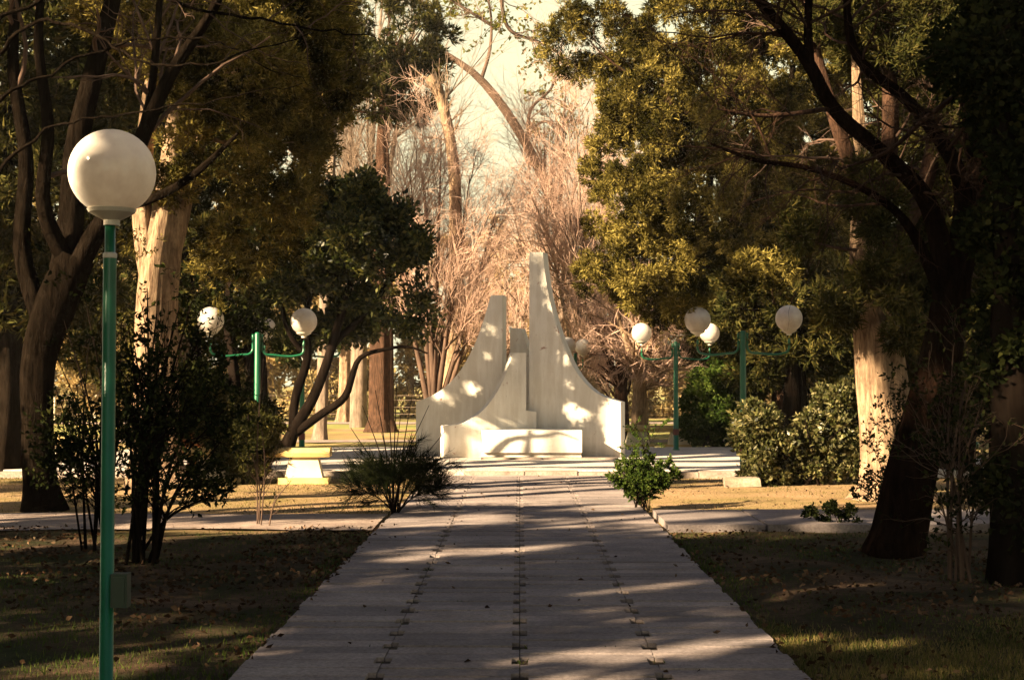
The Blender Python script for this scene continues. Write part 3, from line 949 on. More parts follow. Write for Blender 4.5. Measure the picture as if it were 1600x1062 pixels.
wall_conifer('black foliage standing in for the shaded inside of the golden conifer, behind the right lamps', 1235, 32.6, 0,  # dark leaves in place of shade inside the golden conifer
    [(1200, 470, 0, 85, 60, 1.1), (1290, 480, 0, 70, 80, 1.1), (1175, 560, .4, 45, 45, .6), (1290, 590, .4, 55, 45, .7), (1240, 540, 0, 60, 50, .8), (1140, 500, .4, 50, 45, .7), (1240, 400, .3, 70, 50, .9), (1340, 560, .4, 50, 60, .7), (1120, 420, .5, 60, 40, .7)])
# --- forked dark tree far left
d = 17.8
base = at(66, 797, d); base.z = 0
tp = [px_line([(70, 802, d, 42), (64, 760, d, 29), (58, 660, d, 26), (60, 560, d, 29), (88, 470, d, 36), (118, 400, d, 32)]),
      px_line([(100, 460, d, 26), (140, 380, d-.1, 22), (185, 310, d-.2, 18), (220, 220, d-.4, 16), (270, 110, d-.6, 13), (330, 20, d-.8, 10), (370, -60, d-1, 6)]),
      px_line([(95, 450, d, 30), (110, 350, d+.1, 26), (120, 230, d+.2, 24), (150, 100, d+.3, 20), (180, -20, d+.4, 16), (190, -90, d+.4, 12)]),
      px_line([(70, 520, d, 22), (35, 400, d+.1, 18), (40, 250, d+.2, 15), (20, 100, d+.2, 12), (30, -60, d+.2, 8)]),
      px_line([(110, 420, d, 20), (70, 330, d-.4, 16), (75, 200, d-.8, 13), (60, 60, d-1, 10), (70, -60, d-1.2, 7)]),
      px_line([(170, 330, d-.2, 12), (250, 305, d-.5, 9), (300, 275, d-.8, 8), (340, 240, d-1, 6), (372, 208, d-1.2, 3)]),
      px_line([(210, 250, d-.3, 10), (235, 150, d-.3, 9), (245, 60, d-.4, 8), (252, -40, d-.5, 6)])]
tp = [(tp[0][0], [r_ * .9 for r_ in tp[0][1]])] + [(p_, [q_ * .74 for q_ in r_]) for p_, r_ in tp[1:]]
root = empty('forked_tree', base, 'dark forked tree standing on the lawn at the far left, limbs fanning upward', 'tree')
trunk_obj(root, base, tp, M['bark_dark'], 18, .05)
sp = [spline(p, r, 24) for p, r in tp[1:]]
st = (np.concatenate([s[0] for s in sp]), np.concatenate([s[1] for s in sp]))
gs = branch_out(st, [dict(n=13, t0=.25, ang=(.5, 1.2), absL=(.8, 2.6), rr=.45, rmax=.035, rmin=.012, wander=.2, up=-.01, k=7),
                     dict(n=6, t0=.2, ang=(.4, 1.1), lr=(.3, .7), rr=.5, rmax=.012, rmin=.005, wander=.25, up=-.03, k=6),
                     dict(n=4, t0=.2, ang=(.4, 1.1), lr=(.3, .7), rr=.5, rmax=.006, rmin=.003, wander=.25, up=-.03, k=4)])
branches_obj(root, base, gs, M['twig_brown'], 4)

# bare boughs drooping over the left conifer
d = 15.5
base = at(-60, 800, d); base.z = 0
tp = [([base, base + Vector((0, 0, 2)), base + Vector((.0, .0, 4.2)), base + Vector((.1, .0, 6.4))], [.24, .2, .15, .06])]
limbs = [px_line([(-60, 60, d, 11), (120, -30, d, 9), (300, 10, d-.2, 8), (430, 25, d-.4, 6), (560, 50, d-.5, 3)]),
         px_line([(-60, 110, d, 11), (100, 30, d, 9), (260, 100, d-.2, 7), (370, 90, d-.4, 5), (480, 60, d-.6, 2)]),
         px_line([(-60, 330, d, 11), (20, 250, d, 9), (110, 190, d-.2, 6), (230, 150, d-.4, 5), (330, 130, d-.4, 4), (460, 110, d-.4, 2)]),
         px_line([(-60, 200, d, 11), (60, 120, d, 8), (200, 60, d+.2, 6), (330, 60, d+.3, 5), (450, 100, d+.3, 3), (520, 130, d+.3, 2)])]
root = empty('bare_tree', base, 'bare twiggy boughs reaching in from the top left corner', 'tree')
trunk_obj(root, base, tp, M['bark_dark'], 16, .05)
sp = [spline(p, [q * .32 for q in r], 40) for p, r in limbs]
for g_ in sp: g_[0][0][1:] += np.cumsum(rng.normal(size=(39, 3)) * .022, axis=0)
st = (np.concatenate([s[0] for s in sp]), np.concatenate([s[1] for s in sp]))
gs = branch_out(st, [dict(n=12, t0=.2, ang=(.4, 1.1), absL=(.5, 1.5), rr=.6, rmax=.014, rmin=.009, wander=.22, up=-.07, k=8),
                     dict(n=6, t0=.15, ang=(.4, 1.2), lr=(.35, .8), rr=.5, rmax=.008, rmin=.005, wander=.25, up=-.08, k=6)])
branches_obj(root, base, [st], M['bark_dark'], 6)
branches_obj(root, base, gs, M['twig_brown'], 4, 'twigs')

# --- dark broadleaf evergreen left of the monument, leaning forks
d = 26.3
base = at(455, 700, d); base.z = .1
s = d
tp = [px_line([(444, 712, d, 14), (460, 672, d, 9), (488, 625, d, 8), (510, 570, d, 7), (528, 510, d, 6.5), (548, 440, d, 5), (560, 350, d, 3)]),
      px_line([(462, 676, d, 7), (500, 648, d-.1, 6.5), (540, 618, d-.2, 6), (550, 590, d-.2, 5), (562, 560, d-.3, 4), (600, 546, d-.4, 3), (640, 542, d-.4, 2), (668, 552, d-.4, 1.4)]),
      px_line([(506, 585, d, 6), (520, 540, d+.1, 6), (560, 500, d+.2, 5), (600, 450, d+.3, 4), (625, 370, d+.3, 2)]),
      px_line([(456, 685, d, 7), (462, 620, d+.1, 7), (480, 560, d+.2, 6.5), (478, 500, d+.3, 5), (490, 430, d+.3, 4), (490, 340, d+.3, 2)]),
      px_line([(479, 560, d+.2, 5), (452, 520, d+.2, 4), (440, 470, d+.3, 3), (445, 420, d+.3, 2)])]
pads = pads_px([(500, 322, d, 40, 22, .8), (560, 302, d, 48, 24, .8), (612, 345, d, 38, 24, .7), (548, 362, d-.4, 48, 22, .8), (640, 392, d, 32, 24, .6), (592, 412, d-.4, 46, 24, .8),
                (520, 425, d, 42, 22, .8), (655, 455, d, 24, 22, .4), (612, 478, d-.4, 40, 18, .6), (478, 380, d+.2, 44, 30, .8), (552, 468, d+.3, 36, 16, .6), (468, 300, d+.4, 36, 24, .7),
                (505, 515, d+.8, 46, 22, .5), (565, 505, d+1, 40, 18, .5), (650, 500, d+.6, 24, 16, .4), (440, 440, d+.3, 40, 34, .8), (425, 370, d+.5, 44, 40, .8), (450, 540, d+.9, 26, 20, .4)])
pads = [(c_, (r_[0] * .86, r_[1] * .9, r_[2] * .84)) for c_, r_ in pads]
root = empty('broadleaf_tree', base, 'dark leaning evergreen with forking trunks between the bench and the monument', 'tree')
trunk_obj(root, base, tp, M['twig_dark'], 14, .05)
cr, C = cover('crown', pads, 300, 16000, 4, .12, .06, M['broad'], root, base, False, .9, .45, (.12, .34), .06)
tl = []
for p, r in tp[:4]: tl += list(spline(p, r, 30)[0][0][12:])
lp, lr = hull_limbs(tl, C[rng.permutation(len(C))[:70]], .03)
branches_obj(root, base, [(lp, lr)], M['twig_dark'], 5)

# --- dark leaf mass standing in for shaded conifer foliage behind the left lamp
d = 24.2
base = at(365, 700, d); base.z = 0
tp = [([base, base + Vector((.05, 0, 1.2)), base + Vector((-.1, 0, 3)), base + Vector((.1, 0, 4.4))], [.13, .1, .07, .02])]
conifer('drooping dark leaf mass standing in for shaded conifer foliage between the lit conifer trunk and the left lamps', base, tp,
        pads_px([(330, 520, d, 45, 60, .6), (375, 560, d, 50, 55, .6), (320, 610, d, 40, 60, .5), (365, 470, d, 50, 50, .6), (425, 440, d, 45, 45, .6), (400, 600, d+.2, 36, 60, .5), (445, 560, d+.5, 22, 40, .3), (300, 470, d+.3, 40, 60, .5), (280, 560, d+.2, 40, 60, .5), (270, 480, d+.2, 40, 50, .5), (275, 640, d+.2, 40, 50, .4)]),
        M['twig_dark'], M['shrub'], sub=360, tufts=19000, per=4, ll=.09, lw=.045, limbs=50, name='shaded_foliage', limb_r=.03, subr=(.12, .3))

# --- clipped dark shrub in front of the left lamp
d = 22.65
base = at(395, 752, d); base.z = 0
pads = pads_px([(415, 655, d, 30, 26, .2), (380, 690, d, 48, 50, .22), (345, 670, d, 34, 66, .22), (395, 700, d, 36, 40, .22), (375, 620, d+.2, 46, 34, .22), (422, 633, d, 30, 7, .18)])
root = empty('clipped_shrub', base, 'dense dark clipped shrub with golden flat top left of the concrete bench', 'shrub')
stems = [([base + Vector((random.uniform(-.2, .2), random.uniform(-.15, .15), -.02)), base + Vector((random.uniform(-.5, .5), random.uniform(-.3, .3), random.uniform(.7, 1.4)))], [.03, .012]) for _ in range(9)]
trunk_obj(root, base, stems, M['twig_dark'], 7, 0, 'stems', 8)
cover('foliage', pads, 420, 30000, 6, .075, .026, M['dark_cypress'], root, base, True, .5, .3, (.07, .14), .02)

# --- shrubs in the near left: arching stems
def arching(label, px, py, d, tips, r=.014, per=9, ll=.055, lw=.03, levels=None, mat='shrub', bark='twig_dark', group='arching leafy shrubs in the shade', name='shrub'):
    b = at(px, py, d); b.z = 0
    parts = []
    for tx, ty, dd in tips:
        e = at(tx, ty, d + dd)
        s0 = b + Vector((random.uniform(-.12, .12), random.uniform(-.1, .1), -.02))
        mid = s0.lerp(e, .5) + Vector((-(e.x - s0.x) * .18 + random.uniform(-.06, .06), 0, (e.z) * .08))
        parts.append(([s0, mid, e], [r * random.uniform(.8, 1.3), r * .8, r * .3]))
    levels = levels or [dict(n=10, t0=.3, ang=(.4, 1.0), lr=(.25, .5), rr=.55, rmin=.003, wander=.15, up=.02, k=5),
                        dict(n=6, t0=.2, ang=(.4, 1.0), lr=(.4, .7), rr=.6, rmin=.002, wander=.2, up=.0, k=4)]
    return leafy(label, b, parts, levels, M[mat], M[bark], per, ll, lw, group, name, 'shrub', 0, leaf_levels=1, trunk_name='stems')
arching('leafy shrub of dark arching stems just right of the nearest lamp pole', 222, 880, 12.6,
    [(345, 690, .2), (300, 720, -.2), (330, 600, .3), (250, 560, 0), (280, 480, .2), (210, 540, .1), (240, 640, -.3), (370, 760, .1), (310, 540, .3), (300, 470, .2), (320, 510, 0), (270, 510, -.1), (245, 490, .2), (200, 500, .1), (200, 640, 0), (290, 630, -.2), (350, 640, 0), (230, 450, .3)], r=.017, per=7)
arching('leafy shrub of thin stems behind the nearest lamp pole, left of it', 150, 850, 13.6,
    [(120, 560, .2), (95, 640, 0), (140, 520, .1), (175, 600, -.1), (110, 700, 0), (190, 500, .2), (90, 560, .3), (150, 640, 0), (200, 660, .2), (130, 450, .4), (160, 470, 0), (100, 500, .1), (85, 600, .2), (120, 600, .3), (180, 440, .2)], r=.012)
arching('spindly leafless sapling growing beside the gravel path', 415, 822, 15.8,
    [(405, 640, 0), (440, 690, .1), (392, 700, 0), (455, 750, 0), (412, 560, .1)], r=.009, per=1, ll=.04, lw=.02, mat='shrub', bark='twig_brown', group=None, name='sapling',
    levels=[dict(n=7, t0=.25, ang=(.3, .8), lr=(.2, .45), rr=.5, rmin=.002, wander=.12, up=.04, k=5), dict(n=3, t0=.2, ang=(.3, .8), lr=(.3, .6), rr=.6, rmin=.0015, wander=.1, k=4)])
# low reddish shrub behind the pole
arching('low russet leaved shrub at the foot of the clipped dark shrub', 325, 748, 23.0,
    [(290, 690, 0), (320, 670, 0), (355, 700, 0), (300, 720, 0), (370, 735, 0), (340, 690, .2), (285, 735, 0)], r=.01, per=9, ll=.05, lw=.03, mat='red_leaf', group=None)

# --- broom bush left of the path
d = 17.3
base = at(617, 798, d); base.z = 0
tips = [(575, 668), (592, 650), (608, 655), (640, 655), (662, 668), (682, 700), (560, 695), (565, 740), (690, 735), (600, 700), (640, 700), (660, 740), (585, 720), (560, 765), (675, 765), (620, 640), (562, 720), (625, 680), (650, 710), (590, 745), (610, 730), (635, 735)]
tips = [(620 + (a - 620) * 1.2, 785 + (b_ - 785) * 1.3) for a, b_ in tips]
parts = []
for tx, ty in tips:
    e = at(tx, ty, d + random.uniform(-.35, .35)); s0 = base + Vector((random.uniform(-.05, .05), random.uniform(-.05, .05), -.02))
    parts.append(([s0, s0.lerp(e, .5) + Vector((-(e.x-s0.x)*.12, 0, .03)), e], [.012, .008, .004]))
root = empty('broom_bush', base, 'dark wispy broom bush beside the left edge of the path', 'bush')
trunk_obj(root, base, parts, M['twig_dark'], 6, 0, 'stems', 10)
sp = [spline(p, r, 10) for p, r in parts]
st = (np.concatenate([s[0] for s in sp]), np.concatenate([s[1] for s in sp]))
gs = branch_out(st, [dict(n=46, t0=.42, ang=(.3, 1.2), absL=(.14, .40), rr=.5, rmin=.003, rmax=.005, wander=.16, up=.07, k=4),
                     dict(n=26, t0=.1, ang=(.25, .9), absL=(.07, .20), rr=.6, rmin=.0026, rmax=.003, wander=.10, up=.08, k=3)])
branches_obj(root, base, gs, M['broom'], 3, 'foliage')

# --- small bright bush right of the path, with one tall shoot
arching('small bright green bush at the right edge of the path', 1003, 790, 18.0,
    [(975, 725, 0), (1000, 715, .1), (1040, 730, 0), (1052, 745, 0), (985, 745, -.2), (1020, 720, .2), (965, 745, 0), (1030, 750, -.2), (1010, 735, -.2), (995, 735, .2), (1020, 755, .2), (980, 765, 0), (1015, 660, .1)],
    r=.008, per=16, ll=.036, lw=.022, mat='green_bush', group=None, name='small_bush',
    levels=[dict(n=12, t0=.25, ang=(.4, 1.0), lr=(.25, .45), rr=.55, rmin=.0025, wander=.15, up=.02, k=4), dict(n=6, t0=.2, ang=(.4, 1.0), lr=(.4, .7), rr=.6, rmin=.002, wander=.2, up=.0, k=3)])

# --- two broad leaved bushes on the right
def round_bush(label, px, d, pads, mat, sub, tufts, ll, lw, per=4, z=0):
    b = at(px, 600, d); b.z = z
    root = empty('round_bush', b, label, 'bush', 'rounded leafy bushes right of the monument')
    stems = [([b + Vector((random.uniform(-.5, .5), random.uniform(-.2, .2), -.02)), b + Vector((random.uniform(-.8, .8), random.uniform(-.3, .3), random.uniform(.6, 1.1)))], [.03, .01]) for _ in range(12)]
    trunk_obj(root, b, stems, M['twig_dark'], 6, 0, 'stems', 8)
    cover('foliage', pads_px(pads), sub, tufts, per, ll, lw, mat, root, b, False, .9, .3, (.1, .2), .03)
    return root
d = 22.6
round_bush('broad leaved bush with pale sunlit leaves left of the flared trunk', 1245, d,
    [(1185, 668, d, 36, 34, .45), (1200, 705, d, 44, 40, .5), (1195, 738, d, 38, 18, .4), (1265, 668, d+.2, 22, 26, .35), (1300, 650, d+.3, 28, 46, .4), (1275, 715, d+.1, 40, 38, .4), (1325, 700, d+.2, 30, 50, .4), (1335, 620, d+.4, 20, 24, .3)], M['privet'], 200, 7500, .085, .05)
d = 34.2
round_bush('rounded dark green bush with bright top behind the lamp, right of the monument', 1125, d,
    [(1125, 620, d, 52, 45, .7), (1095, 650, d, 35, 45, .6), (1150, 660, d, 50, 40, .7), (1160, 600, d, 35, 30, .5), (1120, 590, d-.2, 38, 22, .5)], M['green_bush'], 200, 8000, .09, .055, z=.0)

# --- flared sunlit trunk on the right
d = 19.7
base = at(1390, 775, d); base.z = 0
tp = [px_line([(1395, 782, d, 68), (1396, 760, d, 52), (1392, 720, d, 42), (1386, 660, d, 38), (1378, 590, d, 36), (1370, 510, d, 32), (1358, 420, d, 26), (1350, 330, d, 17), (1345, 230, d, 10), (1338, 120, d, 6), (1330, -40, d, 3)]),
      px_line([(1352, 380, d, 17), (1335, 280, d, 13), (1300, 170, d, 10), (1270, 60, d, 8), (1255, -60, d, 5)]),
      px_line([(1358, 370, d, 18), (1385, 260, d+.1, 14), (1390, 150, d+.2, 12), (1380, 40, d+.3, 9), (1385, -60, d+.3, 7)]),
      px_line([(1365, 420, d, 16), (1440, 300, d, 13), (1460, 200, d, 11), (1450, 90, d, 8), (1470, -50, d, 6)])]
root = empty('conifer_tree', base, 'conifer with pale flared trunk lit by the sun at the right of the lawn', 'tree')
trunk_obj(root, base, tp[:1], M['bark_pale'], 40, .085, k=34)
trunk_obj(root, base, tp[1:], M['bark_red'], 20, .06, 'limbs')
pads = pads_px([(1365, 300, d-.55, 45, 80, .3), (1385, 430, d-.6, 48, 60, .3), (1410, 520, d-.5, 26, 40, .25), (1250, 350, d-.5, 30, 30, .3), (1430, 520, d+.2, 60, 90, .6), (1480, 400, d+.3, 70, 70, .6), (1312, 490, d-.5, 30, 26, .3), (1460, 620, d+1, 50, 50, .5), (1420, 60, d, 100, 80, .9), (1300, 20, d, 80, 50, .8), (1520, 200, d, 80, 120, .9)])
cr, C = cover('crown', pads, 380, 19000, 6, .10, .026, M['dark_cypress'], root, base, True, .5, .3, (.12, .26), .03)
sp = [spline(p, r, 24) for p, r in tp[1:]]
st = (np.concatenate([s[0] for s in sp]), np.concatenate([s[1] for s in sp]))
gs = branch_out(st, [dict(n=12, t0=.1, ang=(.6, 1.3), absL=(.5, 1.8), rr=.4, rmax=.025, rmin=.008, wander=.22, up=-.03, k=7),
                     dict(n=5, t0=.2, ang=(.4, 1.1), lr=(.3, .7), rr=.5, rmax=.009, rmin=.004, wander=.25, up=-.05, k=6),
                     dict(n=4, t0=.2, ang=(.4, 1.1), lr=(.3, .7), rr=.5, rmax=.006, rmin=.003, wander=.25, up=-.03, k=4)])
tl = []
for p, r in tp: tl += list(spline(p, r, 20)[0][0][8:])
lp, lr = hull_limbs(tl, C[rng.permutation(len(C))[:40]], .03)
branches_obj(root, base, gs + [(lp, lr)], M['twig_brown'], 4)

# --- leaning dark trunk with limbs over the right of the picture
d = 13.3
base = at(1400, 868, d); base.z = 0
tp = [px_line([(1392, 874, d, 56), (1400, 840, d, 46), (1420, 740, d, 42), (1452, 620, d, 38), (1475, 520, d, 34), (1490, 430, d, 30)]),
      px_line([(1485, 460, d, 22), (1440, 300, d-.1, 15), (1375, 235, d-.2, 13), (1300, 165, d-.3, 12), (1262, 95, d-.4, 11), (1180, -10, d-.5, 9), (1150, -60, d-.5, 7)]),
      px_line([(1490, 440, d, 20), (1500, 280, d, 14), (1420, 160, d+.1, 10), (1340, 90, d+.2, 8), (1320, -40, d+.2, 6)]),
      px_line([(1495, 440, d, 22), (1530, 300, d, 17), (1515, 160, d, 13), (1540, 30, d, 10), (1550, -60, d, 8)]),
      px_line([(1480, 480, d, 12), (1400, 330, d-.3, 7), (1260, 262, d-.5, 5), (1180, 250, d-.6, 4), (1110, 225, d-.7, 2)]),
      px_line([(1265, 110, d-.4, 9), (1262, 40, d-.4, 7), (1268, -50, d-.4, 6)]),
      px_line([(1580, -40, d-1, 8), (1525, 60, d-1.1, 7), (1500, 140, d-1.2, 6), (1440, 190, d-1.3, 5), (1390, 235, d-1.3, 4), (1310, 265, d-1.3, 2)]),
      px_line([(1505, 130, d-1.2, 4), (1505, 200, d-1.2, 4), (1480, 235, d-1.2, 3)]),
      px_line([(1300, 170, d-.3, 5), (1180, 180, d-.5, 4), (1120, 170, d-.6, 2)])]
tp = [(p_, [q_ * .86 for q_ in r_]) for p_, r_ in tp]
root = empty('leaning_tree', base, 'dark tree with thick leaning reddish trunk at the right, limbs spreading left', 'tree')
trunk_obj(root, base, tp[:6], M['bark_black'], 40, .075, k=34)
sp = [spline(p, r, 24) for p, r in tp[1:]]
st = (np.concatenate([s[0] for s in sp]), np.concatenate([s[1] for s in sp]))
gs = branch_out(st, [dict(n=10, t0=.25, ang=(.5, 1.3), absL=(.4, 1.5), rr=.45, rmax=.016, rmin=.007, wander=.2, up=-.03, k=8),
                     dict(n=6, t0=.15, ang=(.4, 1.1), lr=(.3, .75), rr=.5, rmax=.008, rmin=.0035, wander=.25, up=-.05, k=6),
                     dict(n=3, t0=.15, ang=(.4, 1.1), lr=(.3, .75), rr=.5, rmax=.004, rmin=.0022, wander=.25, up=-.05, k=4)])
branches_obj(root, base, [(np.concatenate([s[0] for s in sp[-3:]]), np.concatenate([s[1] for s in sp[-3:]]))] + gs, M['bark_red'], 5)

# --- black trunk at the extreme right with ivy foliage
d = 11.5
base = at(1590, 935, d); base.z = 0
tp = [px_line([(1590, 945, d, 50), (1588, 840, d, 38), (1582, 600, d, 36), (1585, 350, d, 33), (1575, 150, d, 30), (1590, -60, d, 26)])]
pads = pads_px([(1585, 300, d, 60, 180, .5), (1590, 560, d, 50, 150, .4), (1570, 80, d, 90, 90, .7), (1590, 760, d, 40, 80, .3), (1700, 300, d, 120, 300, 1)])
root = empty('ivy_tree', base, 'nearly black ivy clad trunk filling the extreme right edge', 'tree')
trunk_obj(root, base, tp, M['twig_dark'], 20, .06)
cover('crown', pads, 200, 9000, 4, .07, .05, M['shrub'], root, base, False, .9, .4, (.12, .25), .04)

# thin stems right foreground
arching('cluster of thin upright stems right of the leaning trunk', 1510, 935, 11.6,
    [(1480, 700, 0), (1500, 620, .1), (1530, 640, 0), (1540, 700, .1), (1515, 560, 0), (1470, 780, 0), (1550, 600, .2), (1490, 540, .1), (1465, 640, .2)], r=.013, per=3, ll=.05, lw=.028, bark='twig_brown')
arching('small leafy shrub in front of the flared sunlit trunk', 1392, 800, 17.2,
    [(1360, 690, 0), (1400, 640, 0), (1420, 700, 0), (1375, 740, 0), (1340, 760, 0), (1430, 650, 0), (1385, 620, 0)], r=.007, per=4, ll=.05, lw=.03, bark='twig_dark')
arching('low leafy clump on the soil by the right cross path', 1300, 838, 15.6,
    [(1270, 800, 0), (1300, 790, 0), (1330, 800, 0), (1350, 820, 0), (1290, 815, 0)], r=.005, per=5, ll=.045, lw=.03, bark='twig_dark')

# --- trees beyond the plaza
def plain_trunk(label, px, by, d, wpx, top, lean=0, leafpads=None, bark='bark_grey', mat='olive_far', twig=True, group='trees beyond the plaza'):
    b = at(px, 600, d); b.z = 0
    s_ = d / F
    h = at(px, top, d).z
    pts = [Vector((b.x, d, -.05)), Vector((b.x + lean*.05, d, .3)), Vector((b.x + lean*.3, d, h*.4)), Vector((b.x + lean*.7, d, h*.75)), Vector((b.x + lean, d, h))]
    r0 = wpx * s_ / 2
    tp = [(pts, [r0*1.5, r0*1.05, r0*.9, r0*.6, r0*.2])]
    if leafpads:
        return conifer(label, b, tp, pads_px([(a, c, d + o, e, f, g) for a, c, o, e, f, g in leafpads]), M[bark], M[mat], sub=150, tufts=5000, per=6, ll=.2, lw=.06, limbs=30, group=group, name='tree')
    return bare(label, b, tp, [dict(n=16, t0=.3, ang=(.4, .9), lr=(.3, .55), rr=.5, rmax=.08, rmin=.03, wander=.1, up=.05, k=8),
                               dict(n=10, t0=.15, ang=(.3, .9), lr=(.35, .65), rr=.5, rmax=.03, rmin=.014, wander=.14, up=.04, k=6),
                               dict(n=7, t0=.1, ang=(.3, .9), lr=(.3, .6), rr=.5, rmax=.014, rmin=.009, wander=.16, up=.02, k=4)], M[bark], M['twig_pink'], group)
plain_trunk('tree with thick brown trunk behind the broom bush', 597, 675, 47, 34, 120, 0, [(560, 130, 0, 70, 60, 1.5), (640, 130, .5, 60, 60, 1.2), (590, 480, 0, 60, 25, 1), (620, 60, 0, 90, 70, 1.5)], 'bark_red', 'dark_cypress')
plain_trunk('grey trunked tree showing between the forks, behind the bench', 500, 687, 40, 17, 60, .5, [(470, 130, 0, 60, 70, 1.2)], 'bark_grey')
plain_trunk('pale trunked tree far behind the bench', 537, 650, 60, 17, 150, .3, [(540, 380, 0, 70, 60, 1.5), (600, 450, 0, 60, 50, 1.5), (500, 500, 0, 60, 40, 1.5)], 'bark_pale')

def fan_tree(label, px, d, by, tips, wpx, twigm, barkm, levels, group='bare trees behind the monument'):
    b = at(px, by, d); b.z = 0
    parts = []
    for i, (tx, ty, dd, sp_) in enumerate(tips):
        e = at(tx, ty, d + dd)
        s0 = b.copy() if i else b + Vector((0, 0, -.05))
        h = sp_ * e.z
        s1 = b + Vector(((e.x - b.x) * .10, 0, h))
        m_ = s1.lerp(e, .5) + Vector(((e.x - b.x) * .05, 0, e.z * .03))
        r0 = wpx * d / F / 2
        parts.append(([s0, s1, m_, e], [r0, r0 * .55, r0 * .3, r0 * .08]))
    return bare(label, b, parts, levels, barkm, twigm, group)
LV = [dict(n=13, t0=.28, ang=(.25, .75), lr=(.22, .5), rr=.45, rmax=.045, rmin=.015, wander=.12, up=.05, k=8),
      dict(n=11, t0=.2, ang=(.3, .85), lr=(.35, .7), rr=.5, rmax=.015, rmin=.007, wander=.18, up=.03, k=6),
      dict(n=8, t0=.1, ang=(.3, .95), lr=(.35, .8), rr=.5, rmax=.007, rmin=.0042, wander=.2, up=.02, k=4)]
fan_tree('bare vase shaped tree with reddish twigs just left of the monument', 677, 43, 655,
    [(640, 260, 0, .15), (690, 215, .3, .2), (735, 270, 0, .12), (610, 340, -.3, .12), (775, 330, .2, .12), (665, 300, -.3, .2), (720, 330, -.5, .1), (760, 430, 0, .1), (700, 420, .5, .1)], 17, M['twig_pink'], M['twig_brown'], LV)
fan_tree('tall bare tree with dense grey twigs at the upper left of the sky gap', 560, 52, 660,
    [(540, 60, 0, .35), (600, -40, .3, .3), (650, 30, 0, .3), (500, 120, -.3, .3), (580, 180, .3, .3), (620, 120, 0, .3), (600, 220, 0, .25)], 26, M['twig_grey'], M['bark_grey'], LV)
fan_tree('bare pinkish tree rising behind the tallest fin', 860, 50, 650,
    [(850, 200, 0, .2), (885, 110, .3, .2), (920, 180, 0, .15), (850, 250, .2, .15), (900, 260, 0, .15), (945, 300, 0, .1), (840, 320, 0, .12)], 22, M['twig_pink'], M['bark_grey'], LV)
fan_tree('wide bare pinkish tree under the golden conifer', 925, 46, 650,
    [(900, 200, 0, .15), (950, 230, .3, .15), (980, 330, 0, .12), (890, 330, .2, .12), (860, 380, 0, .1), (930, 380, 0, .1), (960, 480, 0, .1)], 24, M['twig_pink'], M['bark_grey'], LV)
fan_tree('bare tree far behind, its twigs filling the gap between the fins', 790, 62, 640,
    [(740, 420, 0, .1), (790, 380, .3, .1), (830, 400, 0, .1), (760, 470, 0, .1), (810, 460, 0, .1)], 26, M['twig_pink'], M['bark_grey'], LV)
LV2 = [dict(n=14, t0=.25, ang=(.5, 1.3), absL=(.8, 2.2), rr=.45, rmax=.05, rmin=.016, wander=.18, up=.0, k=8),
       dict(n=9, t0=.15, ang=(.4, 1.1), lr=(.35, .65), rr=.5, rmax=.018, rmin=.009, wander=.2, up=.02, k=6),
       dict(n=5, t0=.1, ang=(.4, 1.0), lr=(.35, .7), rr=.5, rmax=.01, rmin=.007, wander=.2, up=.02, k=4)]
fan_tree('thick pale trunk of a twiggy tree just right of the monument', 1000, 39, 692, [(1000, 440, 0, .5), (1040, 470, 0, .5), (960, 480, 0, .5)], 30, M['twig_pink'], M['bark_pale'], LV2, 'twiggy trees right of the monument')
fan_tree('brown twin trunked twiggy tree half hidden by the right fin', 972, 41, 685, [(955, 450, 0, .45), (990, 480, 0, .5), (930, 500, 0, .4)], 26, M['twig_pink'], M['bark_red'], LV2, 'twiggy trees right of the monument')

# leaning cut limb with sparse spring leaves, against the sky
d = 57
b = at(905, 650, d); b.z = 0
tp = [([b + Vector((0, 0, -.05)), at(898, 480, d), at(868, 330, d), at(824, 228, d), at(800, 188, d), at(774, 151, d), at(743, 117, d), at(696, 84, d)], [.3, .26, .22, .20, .19, .18, .15, .11]),
      ([at(752, 125, d), at(765, 80, d), at(768, 40, d), at(760, -20, d)], [.08, .065, .05, .04])]
root = empty('spring_tree', b, 'tree whose stubby leaning limb crosses the sky with sparse yellow green leaves', 'tree')
trunk_obj(root, b, tp, M['twig_brown'], 12, .05)
limbs = [px_line([(780, -30, d, 3), (800, 50, d, 3), (840, 65, d, 2.5), (870, 80, d, 1.5)]), px_line([(825, 225, d, 3), (830, 170, d, 2.5), (860, 140, d, 2), (880, 60, d, 1)]),
         px_line([(768, 40, d, 2.5), (720, 10, d, 2), (690, -10, d, 1)]), px_line([(820, 220, d, 2.5), (850, 190, d, 2), (880, 200, d, 1)])]
sp = [spline(p, r, 24) for p, r in limbs + [tp[1]]]
st = (np.concatenate([s_[0] for s_ in sp]), np.concatenate([s_[1] for s_ in sp]))
gs = branch_out(st, [dict(n=9, t0=.1, ang=(.4, 1.2), absL=(.8, 2.4), rr=.5, rmax=.024, rmin=.011, wander=.2, up=-.05, k=6),
                     dict(n=4, t0=.2, ang=(.4, 1.1), lr=(.3, .7), rr=.6, rmin=.008, rmax=.014, wander=.2, up=-.05, k=5)])
branches_obj(root, b, [st] + gs, M['twig_brown'], 4)
pts = gs[1][0]; P = pts[:, 1:].reshape(-1, 3); P = np.repeat(P, 2, 0) + rng.normal(size=(len(P)*2, 3)) * .06
v, f = leaf_mesh(P, rng.normal(size=P.shape), .19, .12)
mesh_obj('crown', v, [f], M['spring'], root, off=b)

